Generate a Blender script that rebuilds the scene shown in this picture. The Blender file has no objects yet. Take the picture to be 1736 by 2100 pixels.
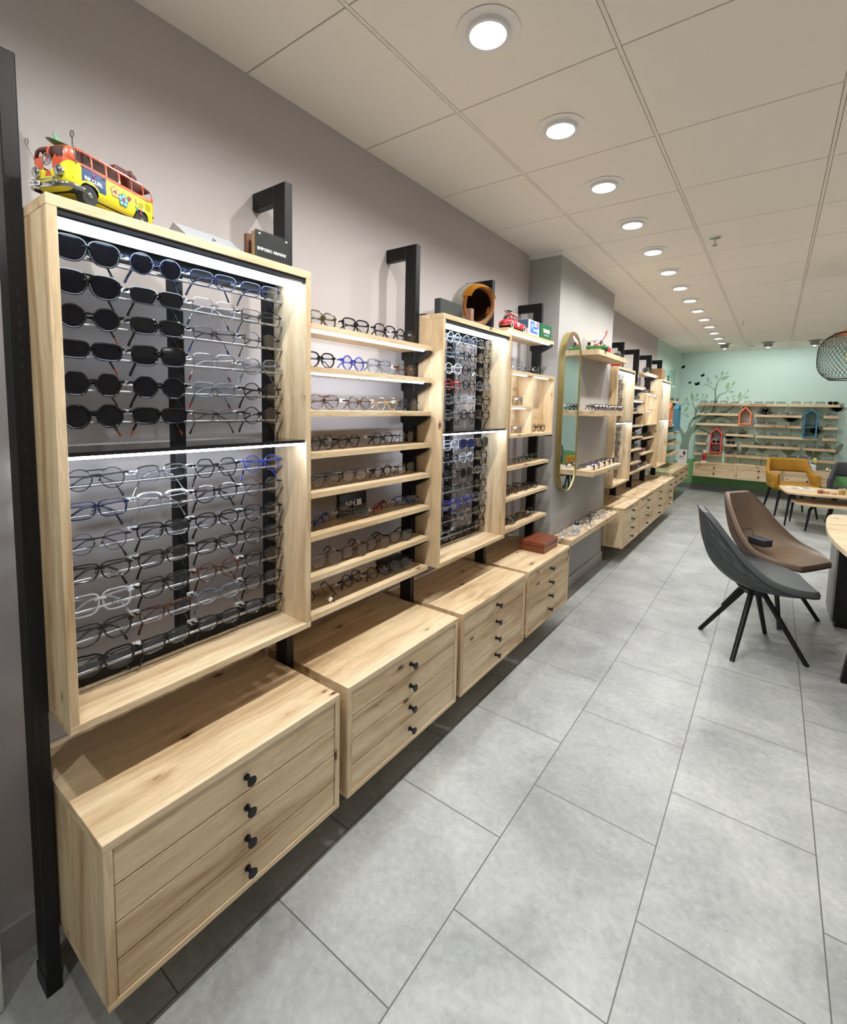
import bpy, bmesh, math, random
from mathutils import Vector, Matrix, Euler
random.seed(7)
R = math.radians
PI = math.pi
SC = bpy.context.scene
COL = SC.collection

# ------------------------------------------------------------------ camera
CAM = Vector((1.570, 0.0, 1.5163))
PITCH, YAW, ROLL, FPX, CX, CY = -0.0882, -0.6303, 0.0213, 977.66, 870.75, 919.3
cy_, sy_, cp_, sp_ = math.cos(YAW), math.sin(YAW), math.cos(PITCH), math.sin(PITCH)
FW = Vector((sy_ * cp_, cy_ * cp_, sp_))
r0 = Vector((cy_, -sy_, 0)); u0 = r0.cross(FW)
RT = r0 * math.cos(ROLL) + u0 * math.sin(ROLL)
UP = -r0 * math.sin(ROLL) + u0 * math.cos(ROLL)
cd = bpy.data.cameras.new('camera'); cam = bpy.data.objects.new('camera', cd); COL.objects.link(cam)
m = Matrix((RT, UP, -FW)).transposed().to_4x4(); m.translation = CAM
cam.matrix_world = m
cd.sensor_fit = 'HORIZONTAL'; cd.sensor_width = 36; cd.lens = 36 * FPX / 1736
cd.shift_x = (868 - CX) / 1736; cd.shift_y = (CY - 1050) / 1736
cd.clip_start = 0.05; cd.clip_end = 60
SC.camera = cam

# ------------------------------------------------------------------ world, exposure
SC.view_settings.view_transform = 'Standard'
SC.view_settings.look = 'None'
SC.view_settings.gamma = 1
SC.view_settings.use_curve_mapping = False
SC.view_settings.exposure = 0.31
w = bpy.data.worlds.new('world'); SC.world = w; w.use_nodes = True
w.node_tree.nodes['Background'].inputs[0].default_value = (0.9, 0.95, 1, 1)
w.node_tree.nodes['Background'].inputs[1].default_value = 0.05
SC.cycles.use_denoising = True
SC.cycles.transparent_max_bounces = 14
SC.cycles.max_bounces = 7
SC.cycles.diffuse_bounces = 5
SC.cycles.glossy_bounces = 3
SC.cycles.use_adaptive_sampling = True
SC.cycles.adaptive_threshold = 0.08
SC.cycles.adaptive_min_samples = 16
SC.cycles.caustics_reflective = False
SC.cycles.caustics_refractive = False
SC.cycles.sample_clamp_indirect = 6

CEIL = 2.6616
SPOT_W = 27.0          # each ceiling downlight
LED_E = 40.0            # LED strips
PANEL_E = 12.0
PEND_W = 4.0         # the wire pendant

# ------------------------------------------------------------------ materials
MATS = {}
def newmat(name):
    m = bpy.data.materials.new(name); m.use_nodes = True
    nt = m.node_tree; nt.nodes.clear()
    out = nt.nodes.new('ShaderNodeOutputMaterial')
    return m, nt, out
def srgb(r, g, b):
    f = lambda c: (c / 255 / 12.92) if c / 255 <= .04045 else ((c / 255 + .055) / 1.055) ** 2.4
    return (f(r), f(g), f(b), 1)
def N(nt, t, **k):
    n = nt.nodes.new(t)
    for a, v in k.items(): setattr(n, a, v)
    return n
def mat(name, col, rough=.5, metal=0.0, spec=.5, bump=0, bscale=200, alpha=1, coat=0, emis=0, var=0):
    if name in MATS: return MATS[name]
    m, nt, out = newmat(name)
    b = N(nt, 'ShaderNodeBsdfPrincipled')
    c = srgb(*col)
    b.inputs['Base Color'].default_value = c
    b.inputs['Roughness'].default_value = rough
    b.inputs['Metallic'].default_value = metal
    b.inputs['Specular IOR Level'].default_value = spec
    b.inputs['Alpha'].default_value = alpha
    b.inputs['Coat Weight'].default_value = coat
    if emis:
        b.inputs['Emission Color'].default_value = c
        b.inputs['Emission Strength'].default_value = emis
    nz = N(nt, 'ShaderNodeTexNoise'); nz.inputs['Scale'].default_value = bscale
    nz.inputs['Detail'].default_value = 3
    g = N(nt, 'ShaderNodeNewGeometry'); nt.links.new(g.outputs['Position'], nz.inputs['Vector'])
    if var:
        mx = N(nt, 'ShaderNodeMix', data_type='RGBA', blend_type='MULTIPLY'); mx.inputs['Factor'].default_value = 1
        mr = N(nt, 'ShaderNodeMapRange'); mr.inputs['From Min'].default_value = .3; mr.inputs['From Max'].default_value = .7
        mr.inputs['To Min'].default_value = 1 - var; mr.inputs['To Max'].default_value = 1
        nt.links.new(nz.outputs['Fac'], mr.inputs['Value']); mx.inputs['A'].default_value = c
        nt.links.new(mr.outputs['Result'], mx.inputs['B']); nt.links.new(mx.outputs['Result'], b.inputs['Base Color'])
    if bump:
        bp = N(nt, 'ShaderNodeBump'); bp.inputs['Strength'].default_value = bump; bp.inputs['Distance'].default_value = .002
        nt.links.new(nz.outputs['Fac'], bp.inputs['Height']); nt.links.new(bp.outputs['Normal'], b.inputs['Normal'])
    nt.links.new(b.outputs[0], out.inputs[0])
    MATS[name] = m
    return m
def emit(name, col, strength):
    if name in MATS: return MATS[name]
    m, nt, out = newmat(name)
    e = N(nt, 'ShaderNodeEmission'); e.inputs[0].default_value = srgb(*col); e.inputs[1].default_value = strength
    nt.links.new(e.outputs[0], out.inputs[0]); MATS[name] = m
    return m
def clear(name, col=(255, 255, 255), gloss=.08, rough=.02, body=0, bodycol=(200, 205, 210)):
    """thin see-through sheet: transparent plus a fresnel gloss, optionally some body colour"""
    if name in MATS: return MATS[name]
    m, nt, out = newmat(name)
    t = N(nt, 'ShaderNodeBsdfTransparent'); t.inputs[0].default_value = srgb(*col)
    g = N(nt, 'ShaderNodeBsdfGlossy'); g.inputs['Roughness'].default_value = rough
    fr = N(nt, 'ShaderNodeFresnel'); fr.inputs[0].default_value = 1.45
    a0 = N(nt, 'ShaderNodeMath', operation='ADD'); a0.inputs[1].default_value = gloss - .04; a0.use_clamp = True
    nt.links.new(fr.outputs[0], a0.inputs[0])
    ge = N(nt, 'ShaderNodeNewGeometry'); fb = N(nt, 'ShaderNodeMath', operation='SUBTRACT'); fb.inputs[0].default_value = 1; nt.links.new(ge.outputs['Backfacing'], fb.inputs[1])
    ad = N(nt, 'ShaderNodeMath', operation='MULTIPLY'); nt.links.new(a0.outputs[0], ad.inputs[0]); nt.links.new(fb.outputs[0], ad.inputs[1])
    mx = N(nt, 'ShaderNodeMixShader'); nt.links.new(ad.outputs[0], mx.inputs[0])
    src = t
    if body:
        d = N(nt, 'ShaderNodeBsdfDiffuse'); d.inputs[0].default_value = srgb(*bodycol)
        m2 = N(nt, 'ShaderNodeMixShader'); m2.inputs[0].default_value = body
        nt.links.new(t.outputs[0], m2.inputs[1]); nt.links.new(d.outputs[0], m2.inputs[2]); src = m2
    nt.links.new(src.outputs[0], mx.inputs[1]); nt.links.new(g.outputs[0], mx.inputs[2])
    nt.links.new(mx.outputs[0], out.inputs[0]); MATS[name] = m
    return m

def wood(name, axis, light=(231, 209, 174), mid=(214, 188, 150), dark=(180, 149, 112), rough=.5):
    """knotty oak board; the grain runs along the world axis given"""
    m, nt, out = newmat(name)
    L = nt.links.new
    g = N(nt, 'ShaderNodeNewGeometry'); sep = N(nt, 'ShaderNodeSeparateXYZ'); L(g.outputs['Position'], sep.inputs[0])
    order = {'x': ('X', 'Y', 'Z'), 'y': ('Y', 'X', 'Z'), 'z': ('Z', 'X', 'Y')}[axis]
    cmb = N(nt, 'ShaderNodeCombineXYZ')
    for i, a in enumerate(order): L(sep.outputs[a], cmb.inputs[i])
    # warp
    wn = N(nt, 'ShaderNodeTexNoise'); wn.inputs['Scale'].default_value = 3.2; wn.inputs['Detail'].default_value = 1.5
    L(cmb.outputs[0], wn.inputs['Vector'])
    sub = N(nt, 'ShaderNodeVectorMath', operation='SUBTRACT'); L(wn.outputs['Color'], sub.inputs[0]); sub.inputs[1].default_value = (.5, .5, .5)
    scl = N(nt, 'ShaderNodeVectorMath', operation='MULTIPLY'); L(sub.outputs[0], scl.inputs[0]); scl.inputs[1].default_value = (.0, .06, .06)
    add = N(nt, 'ShaderNodeVectorMath', operation='ADD'); L(cmb.outputs[0], add.inputs[0]); L(scl.outputs[0], add.inputs[1])
    # knots
    mk = N(nt, 'ShaderNodeMapping'); mk.inputs['Scale'].default_value = (5.5, 14, 14); L(add.outputs[0], mk.inputs['Vector'])
    vo = N(nt, 'ShaderNodeTexVoronoi'); vo.inputs['Scale'].default_value = 1.0; vo.inputs['Randomness'].default_value = 1; L(mk.outputs[0], vo.inputs['Vector'])
    sc = N(nt, 'ShaderNodeSeparateColor'); L(vo.outputs['Color'], sc.inputs[0])
    gt = N(nt, 'ShaderNodeMath', operation='GREATER_THAN'); gt.inputs[1].default_value = .5; L(sc.outputs[0], gt.inputs[0])
    kn = N(nt, 'ShaderNodeTexNoise'); kn.inputs['Scale'].default_value = 110; L(cmb.outputs[0], kn.inputs['Vector'])
    ds = N(nt, 'ShaderNodeMath', operation='MULTIPLY_ADD'); L(kn.outputs['Fac'], ds.inputs[0]); ds.inputs[1].default_value = .10; L(vo.outputs['Distance'], ds.inputs[2])
    kr = N(nt, 'ShaderNodeMapRange'); kr.inputs['From Min'].default_value = .12; kr.inputs['From Max'].default_value = .19
    kr.inputs['To Min'].default_value = 1; kr.inputs['To Max'].default_value = 0; L(ds.outputs[0], kr.inputs['Value'])
    kf = N(nt, 'ShaderNodeMath', operation='MULTIPLY'); L(kr.outputs[0], kf.inputs[0]); L(gt.outputs[0], kf.inputs[1])
    halo = N(nt, 'ShaderNodeMapRange'); halo.inputs['From Min'].default_value = .08; halo.inputs['From Max'].default_value = .42
    halo.inputs['To Min'].default_value = 1; halo.inputs['To Max'].default_value = 0; L(ds.outputs[0], halo.inputs['Value'])
    hf = N(nt, 'ShaderNodeMath', operation='MULTIPLY'); L(halo.outputs[0], hf.inputs[0]); L(gt.outputs[0], hf.inputs[1])
    # broad figure and fibres
    m1 = N(nt, 'ShaderNodeMapping'); m1.inputs['Scale'].default_value = (1.1, 16, 16); L(add.outputs[0], m1.inputs['Vector'])
    n1 = N(nt, 'ShaderNodeTexNoise'); n1.inputs['Scale'].default_value = 1; n1.inputs['Detail'].default_value = 4; n1.inputs['Distortion'].default_value = .6
    L(m1.outputs[0], n1.inputs['Vector'])
    m2 = N(nt, 'ShaderNodeMapping'); m2.inputs['Scale'].default_value = (9, 260, 260); L(add.outputs[0], m2.inputs['Vector'])
    n2 = N(nt, 'ShaderNodeTexNoise'); n2.inputs['Scale'].default_value = 1; n2.inputs['Detail'].default_value = 3; L(m2.outputs[0], n2.inputs['Vector'])
    ad = N(nt, 'ShaderNodeMath', operation='MULTIPLY_ADD'); L(hf.outputs[0], ad.inputs[0]); ad.inputs[1].default_value = -.16; L(n1.outputs['Fac'], ad.inputs[2])
    rp = N(nt, 'ShaderNodeValToRGB'); cr = rp.color_ramp
    cr.elements[0].position = .30; cr.elements[0].color = srgb(*dark)
    cr.elements[1].position = .66; cr.elements[1].color = srgb(*light)
    e = cr.elements.new(.46); e.color = srgb(*mid)
    L(ad.outputs[0], rp.inputs[0])
    fr = N(nt, 'ShaderNodeMapRange'); fr.inputs['From Min'].default_value = .3; fr.inputs['From Max'].default_value = .7
    fr.inputs['To Min'].default_value = .80; fr.inputs['To Max'].default_value = 1.06; L(n2.outputs['Fac'], fr.inputs['Value'])
    mu = N(nt, 'ShaderNodeMix', data_type='RGBA', blend_type='MULTIPLY'); mu.inputs['Factor'].default_value = 1
    L(rp.outputs[0], mu.inputs['A']); L(fr.outputs[0], mu.inputs['B'])
    km = N(nt, 'ShaderNodeMix', data_type='RGBA'); km.inputs['B'].default_value = srgb(92, 62, 40)
    L(kf.outputs[0], km.inputs['Factor']); L(mu.outputs['Result'], km.inputs['A'])
    b = N(nt, 'ShaderNodeBsdfPrincipled'); b.inputs['Roughness'].default_value = rough; b.inputs['Specular IOR Level'].default_value = .35
    L(km.outputs['Result'], b.inputs['Base Color'])
    bp = N(nt, 'ShaderNodeBump'); bp.inputs['Strength'].default_value = .25; bp.inputs['Distance'].default_value = .0006
    L(n2.outputs['Fac'], bp.inputs['Height']); L(bp.outputs[0], b.inputs['Normal'])
    L(b.outputs[0], out.inputs[0]); MATS[name] = m
    return m
WX, WY, WZ = wood('oak grain across', 'x'), wood('oak grain lengthwise', 'y'), wood('oak grain upright', 'z')
WD = wood('desk oak', 'x', (230, 212, 184), (216, 194, 160), (186, 158, 122))

BLACK = mat('powder coated black steel', (15, 15, 17), .45, 0, .35)
BLACKG = mat('gloss black acetate', (12, 12, 14), .12, 0, .6)
KNOBM = mat('dark bronze knob metal', (38, 40, 42), .35, .6)
ROD = mat('satin steel rod', (190, 190, 192), .28, 1)
WALLM = mat('warm grey wall paint', (186, 180, 179), .75, bump=.15, bscale=450)
PILM = mat('pale grey pillar paint', (168, 166, 163), .75, bump=.15, bscale=450)
MINT = mat('mint wall paint', (190, 216, 208), .75, bump=.15, bscale=450)
TILEM = mat('white mineral ceiling tile', (240, 235, 227), .9, bump=.1, bscale=900)
BARM = mat('white ceiling grid bar', (232, 226, 216), .6)
BASEM = mat('grey skirting paint', (176, 170, 168), .6)
WHITE = mat('white plastic', (232, 232, 232), .45)
TAGM = mat('white paper tag', (250, 250, 252), .6)
INK = mat('black ink', (20, 20, 22), .6)
WPRINT = mat('white print', (235, 235, 235), .6)
CHROME = mat('polished chrome', (210, 210, 212), .12, 1)
BRASS = mat('brushed brass', (196, 180, 122), .3, .9, bump=.1, bscale=300)
MIRROR = mat('mirror silvering', (235, 240, 238), .01, 1)
LED = emit('cool white LED strip', (222, 236, 255), LED_E)
PANEL = emit('cool white LED panel', (214, 234, 255), PANEL_E)
LAMP = emit('downlight lens', (255, 255, 255), 12)
LAMP.cycles.emission_sampling = 'NONE'
GLASS = clear('clear sheet glass', (232, 245, 240), .06, .01)
LENS = clear('clear demo lens', (250, 250, 252), .10, .015)
DARKL = mat('dark sun lens', (10, 10, 14), .04, 0, .6)
NAVYL = mat('navy sun lens', (20, 24, 46), .04, 0, .6)
FC = {
    'black': BLACKG,
    'matt black': mat('satin black metal frame', (28, 28, 31), .3, .3),
    'navy blue': mat('navy acetate', (24, 32, 64), .2, 0, .6),
    'blue': mat('blue acetate', (38, 52, 130), .2, 0, .6),
    'silver': mat('silver frame metal', (190, 192, 196), .2, 1),
    'grey': mat('grey acetate', (92, 98, 106), .25, 0, .6),
    'tortoiseshell': mat('tortoiseshell acetate', (84, 46, 26), .2, 0, .6, var=.85, bscale=140),
    'clear': clear('clear acetate', (240, 243, 248), .14, .05, .35, (225, 228, 235)),
    'olive': mat('olive acetate', (84, 76, 38), .2, 0, .6, var=.4, bscale=140),
    'red': mat('red acetate', (150, 34, 30), .25, 0, .6),
    'orange': mat('orange acetate', (226, 96, 46), .3, 0, .6),
    'white': mat('white acetate', (225, 225, 228), .25, 0, .6),
    'gold': mat('gold frame metal', (196, 166, 112), .22, 1),
    'green': mat('green acetate', (52, 80, 52), .25, 0, .6),
}

def floor_mat():
    m, nt, out = newmat('grey stone floor tiles'); L = nt.links.new
    g = N(nt, 'ShaderNodeNewGeometry'); sep = N(nt, 'ShaderNodeSeparateXYZ'); L(g.outputs['Position'], sep.inputs[0])
    TW, TH = .6037, .4507
    ay = N(nt, 'ShaderNodeMath', operation='ADD'); ay.inputs[1].default_value = -1.1328 + TW * 20.5; L(sep.outputs['Y'], ay.inputs[0])
    ax = N(nt, 'ShaderNodeMath', operation='ADD'); ax.inputs[1].default_value = -.8884 + TH * 20; L(sep.outputs['X'], ax.inputs[0])
    cm = N(nt, 'ShaderNodeCombineXYZ'); L(ay.outputs[0], cm.inputs[0]); L(ax.outputs[0], cm.inputs[1])
    br = N(nt, 'ShaderNodeTexBrick'); br.offset = .5; br.offset_frequency = 2; br.squash = 1
    br.inputs['Scale'].default_value = 1; br.inputs['Brick Width'].default_value = TW; br.inputs['Row Height'].default_value = TH
    br.inputs['Mortar Size'].default_value = .0022; br.inputs['Mortar Smooth'].default_value = .2; br.inputs['Bias'].default_value = 0
    br.inputs['Color1'].default_value = (.92, .92, .92, 1); br.inputs['Color2'].default_value = (1.04, 1.04, 1.04, 1); br.inputs['Mortar'].default_value = (1, 1, 1, 1)
    L(cm.outputs[0], br.inputs['Vector'])
    n1 = N(nt, 'ShaderNodeTexNoise'); n1.inputs['Scale'].default_value = 2.2; n1.inputs['Detail'].default_value = 8; n1.inputs['Roughness'].default_value = .62; n1.inputs['Distortion'].default_value = .5
    L(g.outputs['Position'], n1.inputs['Vector'])
    n2 = N(nt, 'ShaderNodeTexNoise'); n2.inputs['Scale'].default_value = 38; n2.inputs['Detail'].default_value = 6; n2.inputs['Roughness'].default_value = .7; L(g.outputs['Position'], n2.inputs['Vector'])
    ad = N(nt, 'ShaderNodeMath', operation='MULTIPLY_ADD'); L(n2.outputs['Fac'], ad.inputs[0]); ad.inputs[1].default_value = .5
    sb = N(nt, 'ShaderNodeMath', operation='SUBTRACT'); L(n1.outputs['Fac'], sb.inputs[0]); sb.inputs[1].default_value = .25; L(sb.outputs[0], ad.inputs[2])
    rp = N(nt, 'ShaderNodeValToRGB'); cr = rp.color_ramp
    cr.elements[0].position = .3; cr.elements[0].color = srgb(138, 140, 138); cr.elements[1].position = .72; cr.elements[1].color = srgb(184, 186, 183)
    e = cr.elements.new(.5); e.color = srgb(161, 163, 161)
    L(ad.outputs[0], rp.inputs[0])
    # small pale and dark flecks
    vo = N(nt, 'ShaderNodeTexVoronoi'); vo.inputs['Scale'].default_value = 48; L(g.outputs['Position'], vo.inputs['Vector'])
    fl = N(nt, 'ShaderNodeMapRange'); fl.inputs['From Min'].default_value = .05; fl.inputs['From Max'].default_value = .13; fl.inputs['To Min'].default_value = 1; fl.inputs['To Max'].default_value = 0
    L(vo.outputs['Distance'], fl.inputs['Value'])
    sc = N(nt, 'ShaderNodeSeparateColor'); L(vo.outputs['Color'], sc.inputs[0])
    gt = N(nt, 'ShaderNodeMath', operation='GREATER_THAN'); gt.inputs[1].default_value = .86; L(sc.outputs[0], gt.inputs[0])
    ff = N(nt, 'ShaderNodeMath', operation='MULTIPLY'); L(fl.outputs[0], ff.inputs[0]); L(gt.outputs[0], ff.inputs[1])
    f2 = N(nt, 'ShaderNodeMath', operation='MULTIPLY'); L(ff.outputs[0], f2.inputs[0]); f2.inputs[1].default_value = .7
    fm = N(nt, 'ShaderNodeMix', data_type='RGBA'); L(f2.outputs[0], fm.inputs['Factor']); L(rp.outputs[0], fm.inputs['A'])
    flc = N(nt, 'ShaderNodeMix', data_type='RGBA'); flc.inputs['A'].default_value = srgb(90, 88, 84); flc.inputs['B'].default_value = srgb(215, 214, 208)
    g2 = N(nt, 'ShaderNodeMath', operation='GREATER_THAN'); g2.inputs[1].default_value = .5; L(sc.outputs[1], g2.inputs[0]); L(g2.outputs[0], flc.inputs['Factor'])
    L(flc.outputs['Result'], fm.inputs['B'])
    mu = N(nt, 'ShaderNodeMix', data_type='RGBA', blend_type='MULTIPLY'); mu.inputs['Factor'].default_value = 1
    L(fm.outputs['Result'], mu.inputs['A']); L(br.outputs['Color'], mu.inputs['B'])
    gm = N(nt, 'ShaderNodeMix', data_type='RGBA'); gm.inputs['B'].default_value = srgb(92, 90, 88)
    L(br.outputs['Fac'], gm.inputs['Factor']); L(mu.outputs['Result'], gm.inputs['A'])
    b = N(nt, 'ShaderNodeBsdfPrincipled'); b.inputs['Roughness'].default_value = .42; b.inputs['Specular IOR Level'].default_value = .4
    L(gm.outputs['Result'], b.inputs['Base Color'])
    inv = N(nt, 'ShaderNodeMath', operation='MULTIPLY_ADD'); L(br.outputs['Fac'], inv.inputs[0]); inv.inputs[1].default_value = -2; L(n2.outputs['Fac'], inv.inputs[2])
    bp = N(nt, 'ShaderNodeBump'); bp.inputs['Strength'].default_value = .25; bp.inputs['Distance'].default_value = .002
    L(inv.outputs[0], bp.inputs['Height']); L(bp.outputs[0], b.inputs['Normal'])
    L(b.outputs[0], out.inputs[0]); return m

def quilt_mat(name, col, leather=False):
    m, nt, out = newmat(name); L = nt.links.new
    uv = N(nt, 'ShaderNodeUVMap'); sep = N(nt, 'ShaderNodeSeparateXYZ'); L(uv.outputs[0], sep.inputs[0])
    def band(sign):
        a = N(nt, 'ShaderNodeMath', operation='MULTIPLY_ADD'); L(sep.outputs['Y'], a.inputs[0]); a.inputs[1].default_value = sign * 1.5; L(sep.outputs['X'], a.inputs[2])
        s = N(nt, 'ShaderNodeMath', operation='MULTIPLY'); L(a.outputs[0], s.inputs[0]); s.inputs[1].default_value = 7
        p = N(nt, 'ShaderNodeMath', operation='PINGPONG'); L(s.outputs[0], p.inputs[0]); p.inputs[1].default_value = .5
        r = N(nt, 'ShaderNodeMath', operation='POWER'); L(p.outputs[0], r.inputs[0]); r.inputs[1].default_value = .4
        return r
    a, b2 = band(1), band(-1)
    mn = N(nt, 'ShaderNodeMath', operation='MINIMUM'); L(a.outputs[0], mn.inputs[0]); L(b2.outputs[0], mn.inputs[1])
    b = N(nt, 'ShaderNodeBsdfPrincipled'); b.inputs['Base Color'].default_value = srgb(*col); b.inputs['Roughness'].default_value = .55
    bp = N(nt, 'ShaderNodeBump'); bp.inputs['Strength'].default_value = .6; bp.inputs['Distance'].default_value = .02
    L(mn.outputs[0], bp.inputs['Height']); L(bp.outputs[0], b.inputs['Normal']); L(b.outputs[0], out.inputs[0]); return m

# ------------------------------------------------------------------ mesh builder
class MB:
    def __init__(s): s.bm = bmesh.new(); s.uv = None
    def box(s, x0, x1, y0, y1, z0, z1, bev=0, rot=None, mi=0):
        c = Vector(((x0 + x1) / 2, (y0 + y1) / 2, (z0 + z1) / 2))
        r = bmesh.ops.create_cube(s.bm, size=1); vs = r['verts']
        bmesh.ops.scale(s.bm, vec=(abs(x1 - x0), abs(y1 - y0), abs(z1 - z0)), verts=vs)
        if bev:
            es = list({e for v in vs for e in v.link_edges})
            rb = bmesh.ops.bevel(s.bm, geom=es, offset=bev, segments=2 if bev > .003 else 1, affect='EDGES', profile=.5)
            vs = list({v for v in vs if v.is_valid} | {v for f in rb['faces'] for v in f.verts})
        if rot is not None: bmesh.ops.rotate(s.bm, cent=(0, 0, 0), matrix=rot, verts=vs)
        bmesh.ops.translate(s.bm, vec=c, verts=vs)
        if mi:
            for f in {f for v in vs for f in v.link_faces}: f.material_index = mi
        return s
    def cyl(s, p0, p1, r, seg=16, r2=None, caps=True):
        p0, p1 = Vector(p0), Vector(p1); d = p1 - p0
        q = d.to_track_quat('Z', 'Y').to_matrix().to_4x4(); q.translation = (p0 + p1) / 2
        bmesh.ops.create_cone(s.bm, cap_ends=caps, cap_tris=False, segments=seg, radius1=r, radius2=r if r2 is None else r2, depth=d.length, matrix=q)
        return s
    def sph(s, c, r, seg=16, sc=(1, 1, 1)):
        mt = Matrix.Translation(c) @ Matrix.Diagonal((*[r * k for k in sc], 1))
        bmesh.ops.create_uvsphere(s.bm, u_segments=seg, v_segments=max(6, seg // 2), radius=1, matrix=mt); return s
    def tube(s, pts, r, seg=8, closed=False, sq=None):
        pts = [Vector(p) for p in pts]; n = len(pts); rings = []
        up = Vector((0, 0, 1)); prev = None
        for i, p in enumerate(pts):
            a = pts[(i - 1) % n] if (closed or i > 0) else p; b = pts[(i + 1) % n] if (closed or i < n - 1) else p
            t = (b - a).normalized()
            if prev is None:
                ref = up if abs(t.z) < .9 else Vector((1, 0, 0)); nn = t.cross(ref).normalized()
            else: nn = (prev - t * prev.dot(t)).normalized()
            prev = nn; bb = t.cross(nn)
            rr = r[i] if isinstance(r, (list, tuple)) else r
            ring = []
            for k in range(seg):
                a_ = 2 * PI * (k + .5) / seg
                u_, v_ = math.cos(a_), math.sin(a_)
                if sq: u_, v_ = u_ * sq[0], v_ * sq[1]
                ring.append(s.bm.verts.new(p + nn * u_ * rr + bb * v_ * rr))
            rings.append(ring)
        for i in range(n if closed else n - 1):
            A, B = rings[i], rings[(i + 1) % n]
            for k in range(seg): s.bm.faces.new((A[k], A[(k + 1) % seg], B[(k + 1) % seg], B[k]))
        if not closed: s.bm.faces.new(rings[0][::-1]); s.bm.faces.new(rings[-1])
        return s
    def rim(s, pts, w, d, nx=0):
        """closed rim of a lens outline in the y-z plane: width w in plane, depth d along x"""
        n = len(pts); rings = []
        c = sum((Vector(p) for p in pts), Vector()) / n
        for i, p in enumerate(pts):
            p = Vector(p); t = (Vector(pts[(i + 1) % n]) - Vector(pts[i - 1])); o = Vector((0, t.z, -t.y)).normalized()
            if o.dot(p - c) < 0: o = -o
            rings.append([s.bm.verts.new(p + Vector((d / 2, 0, 0)) + o * w * .25), s.bm.verts.new(p + Vector((d / 4, 0, 0)) + o * w), s.bm.verts.new(p - Vector((d / 2, 0, 0)) + o * w * .8), s.bm.verts.new(p - Vector((d / 2, 0, 0))), s.bm.verts.new(p + Vector((d / 3, 0, 0)))])
        for i in range(n):
            A, B = rings[i], rings[(i + 1) % n]
            for k in range(5): s.bm.faces.new((A[k], A[(k + 1) % 5], B[(k + 1) % 5], B[k]))
        return s
    def face(s, pts): s.bm.faces.new([s.bm.verts.new(p) for p in pts]); return s
    def prism(s, pts, vec):
        a = [s.bm.verts.new(p) for p in pts]; b = [s.bm.verts.new(Vector(p) + Vector(vec)) for p in pts]; n = len(a)
        s.bm.faces.new(a[::-1]); s.bm.faces.new(b)
        for i in range(n): s.bm.faces.new((a[i], a[(i + 1) % n], b[(i + 1) % n], b[i]))
        return s
    def plan(s, pts, z0, z1): return s.prism([(x, y, z0) for x, y in pts], (0, 0, z1 - z0))
    def lathe(s, prof, c, seg=24, ax='z'):
        rings = []
        for r, h in prof:
            ring = []
            for k in range(seg):
                a = 2 * PI * k / seg; u, v = r * math.cos(a), r * math.sin(a)
                p = {'z': (u, v, h), 'x': (h, u, v), 'y': (u, h, v)}[ax]
                ring.append(s.bm.verts.new(Vector(c) + Vector(p)))
            rings.append(ring)
        for A, B in zip(rings, rings[1:]):
            for k in range(seg): s.bm.faces.new((A[k], A[(k + 1) % seg], B[(k + 1) % seg], B[k]))
        if prof[0][0] > 1e-5: s.bm.faces.new(rings[0][::-1])
        if prof[-1][0] > 1e-5: s.bm.faces.new(rings[-1])
        return s
    def grid(s, fn, nu, nv, sel=None, uv=False):
        vs = [[s.bm.verts.new(fn(i / nu, j / nv)) for j in range(nv + 1)] for i in range(nu + 1)]
        lay = s.bm.loops.layers.uv.verify() if uv else None
        for i in range(nu):
            for j in range(nv):
                q = (vs[i][j], vs[i + 1][j], vs[i + 1][j + 1], vs[i][j + 1])
                if sel and not sel(sum((v.co for v in q), Vector()) / 4): continue
                f = s.bm.faces.new(q)
                if uv:
                    for l, (a, b) in zip(f.loops, ((i, j), (i + 1, j), (i + 1, j + 1), (i, j + 1))): l[lay].uv = (a / nu, b / nv)
        for v in [v for v in s.bm.verts if not v.link_faces]: s.bm.verts.remove(v)
        return s
    def text(s, txt, size, fn, ext=.0004, bold=0):
        cu = bpy.data.curves.new('t', 'FONT'); cu.body = txt; cu.size = size; cu.align_x = 'CENTER'; cu.align_y = 'CENTER'; cu.extrude = ext
        cu.resolution_u = 2; cu.offset = bold
        o = bpy.data.objects.new('t', cu); COL.objects.link(o)
        bpy.context.view_layer.update()
        me = o.evaluated_get(bpy.context.evaluated_depsgraph_get()).to_mesh()
        n0 = len(s.bm.verts); s.bm.from_mesh(me); s.bm.verts.ensure_lookup_table()
        for v in s.bm.verts[n0:]: v.co = Vector(fn(v.co.x, v.co.y, v.co.z))
        o.to_mesh_clear(); bpy.data.objects.remove(o); bpy.data.curves.remove(cu); return s

def facex(x, y, z, sy=1):          # text plane facing +x, reading along +y
    return lambda u, v, w_: (x + w_, y + u, z + v)

def smooth(me, ang=35):
    for p in me.polygons: p.use_smooth = True
    try: me.set_sharp_from_angle(angle=R(ang))
    except Exception: pass

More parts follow.
